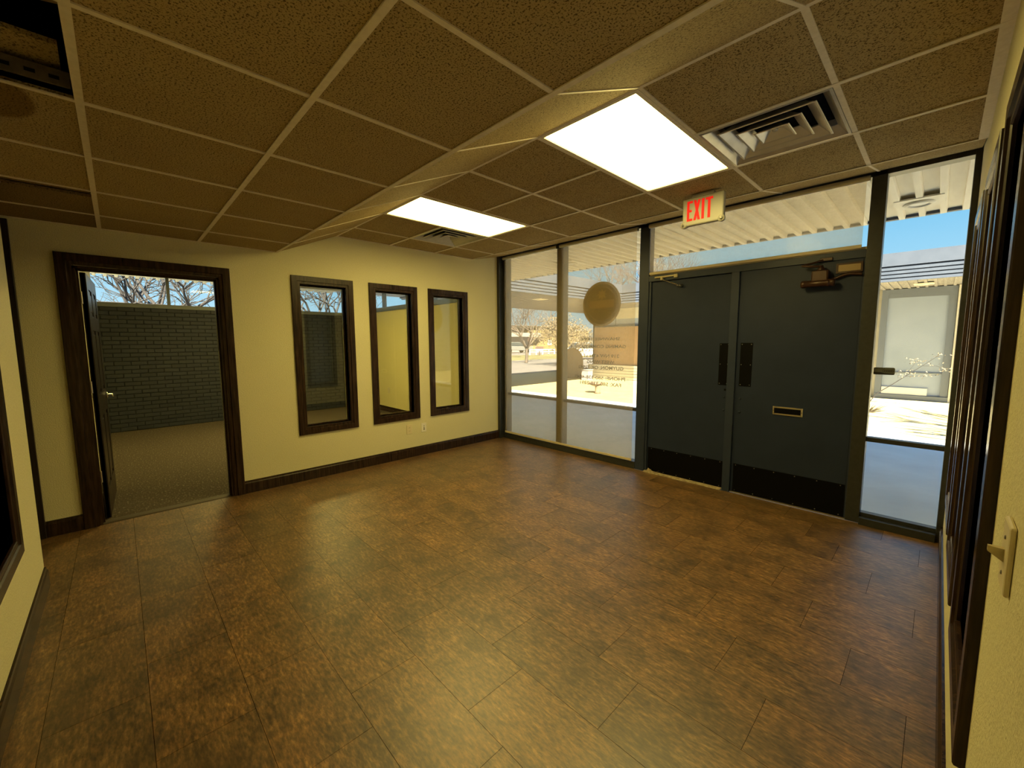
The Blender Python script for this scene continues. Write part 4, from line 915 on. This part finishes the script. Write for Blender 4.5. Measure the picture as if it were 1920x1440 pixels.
# across the street
hs = thing('far_house', (-40, 43, GZ), 'pale house with yellow brick end across the street', 'house')
part('white_wall', B(-42, -40.4, 35.0, 44.4, GZ, 2.2), 'house_white', hs); part('porch_roof', B(-42, -39.2, 35.0, 44.3, 2.2, 2.8), 'house_roof', hs)
part('yellow_wall', B(-44, -40.0, 44.4, 58, GZ, 3.3), 'house_yellow', hs); part('main_roof', MB().prism([(-45, 3.0), (-41.5, 4.0), (-48, 4.4), (-52, 3.0)], 34, 58, lambda x, z, a: (x, a, z)), 'house_roof', hs)
part('post', B(-39.5, -39.2, 41.5, 41.8, GZ, 2.2), 'dark_post', hs)
part('door', B(-40.4, -40.34, 42.7, 43.3, GZ, 1.9), 'house_yellow', hs); part('door', B(-40.4, -40.34, 43.6, 44.1, GZ, 1.9), 'house_yellow', hs)
wdf = part('window', B(-40.0, -39.94, 46.7, 47.6, 0.9, 1.7), 'white_siding', hs); part('pane', B(-39.95, -39.92, 46.8, 47.5, 1.0, 1.6), 'house_pane', wdf)
def car(name, c, ang, body, label):
    t = thing(name, c, label, 'car'); c = Vector(c); dx = Vector((math.cos(ang), math.sin(ang), 0)); dy = Vector((-math.sin(ang), math.cos(ang), 0))
    mp = lambda a, z, h: tuple(c+dx*a+dy*h+Vector((0, 0, z)))
    part('body', MB().prism([(-2.2, 0.35), (2.2, 0.35), (2.25, 0.7), (1.9, 0.9), (-2.1, 0.98), (-2.25, 0.8)], -0.85, 0.85, mp), body, t, 0.06)
    part('cabin', MB().prism([(-1.7, 0.95), (1.1, 0.92), (0.4, 1.42), (-1.2, 1.45)], -0.75, 0.75, mp), 'car_glass', t, 0.05)
    part('car_roof', MB().prism([(-1.2, 1.44), (0.4, 1.41), (0.3, 1.47), (-1.1, 1.5)], -0.72, 0.72, mp), body, t)
    for a in (-1.4, 1.35):
        for h in (-0.86, 0.66): part('wheel', MB().lathe(mp(a, 0.33, h), tuple(dy), [(0.33, 0), (0.33, 0.2)], 14), 'tyre', t)
car('parked_car', (-36.5, 36.0, GZ), R(75), 'car_grey', 'grey car parked in front of the far pale house')
car('parked_car', (-16.8, 25.6, GZ-0.02), R(55), 'car_white', 'white car parked behind the brown arched stone')
mbx = thing('sign_board', (-26.4, 29.8, GZ), 'small dark framed board on a post across the street', 'sign')
nb = Vector((0.66, 0.75, 0)); mpb = lambda a, z, h: (-26.4+nb.x*a+nb.y*h*-0.1, 29.8+nb.y*a+nb.x*h*0.1, z)
part('post', B(-26.44, -26.36, 29.76, 29.84, GZ, 0.42), 'dark_post', mbx)
part('board', MB().prism([(-0.42, 0.42), (0.42, 0.42), (0.42, 0.82), (-0.42, 0.82)], 0, 1, mpb), 'white_siding', mbx); part('board_top', MB().prism([(-0.45, 0.68), (0.45, 0.68), (0.45, 0.9), (-0.45, 0.9)], -0.6, 1.4, mpb), 'dark_post', mbx); part('board_edge', MB().prism([(-0.45, 0.38), (0.45, 0.38), (0.45, 0.44), (-0.45, 0.44)], -0.6, 1.4, mpb), 'dark_post', mbx)
lf_ = thing('low_fence', (-28.5, 33.0, GZ), 'low white rail fence behind the sign board', 'fence')
for k in range(5): part('fence_post', B(-28.55, -28.45, 30.4+1.1*k, 30.5+1.1*k, GZ, 0.55), 'white_siding', lf_)
for z in (0.2, 0.45): part('rail', B(-28.52, -28.48, 30.4, 34.9, z, z+0.1), 'white_siding', lf_)
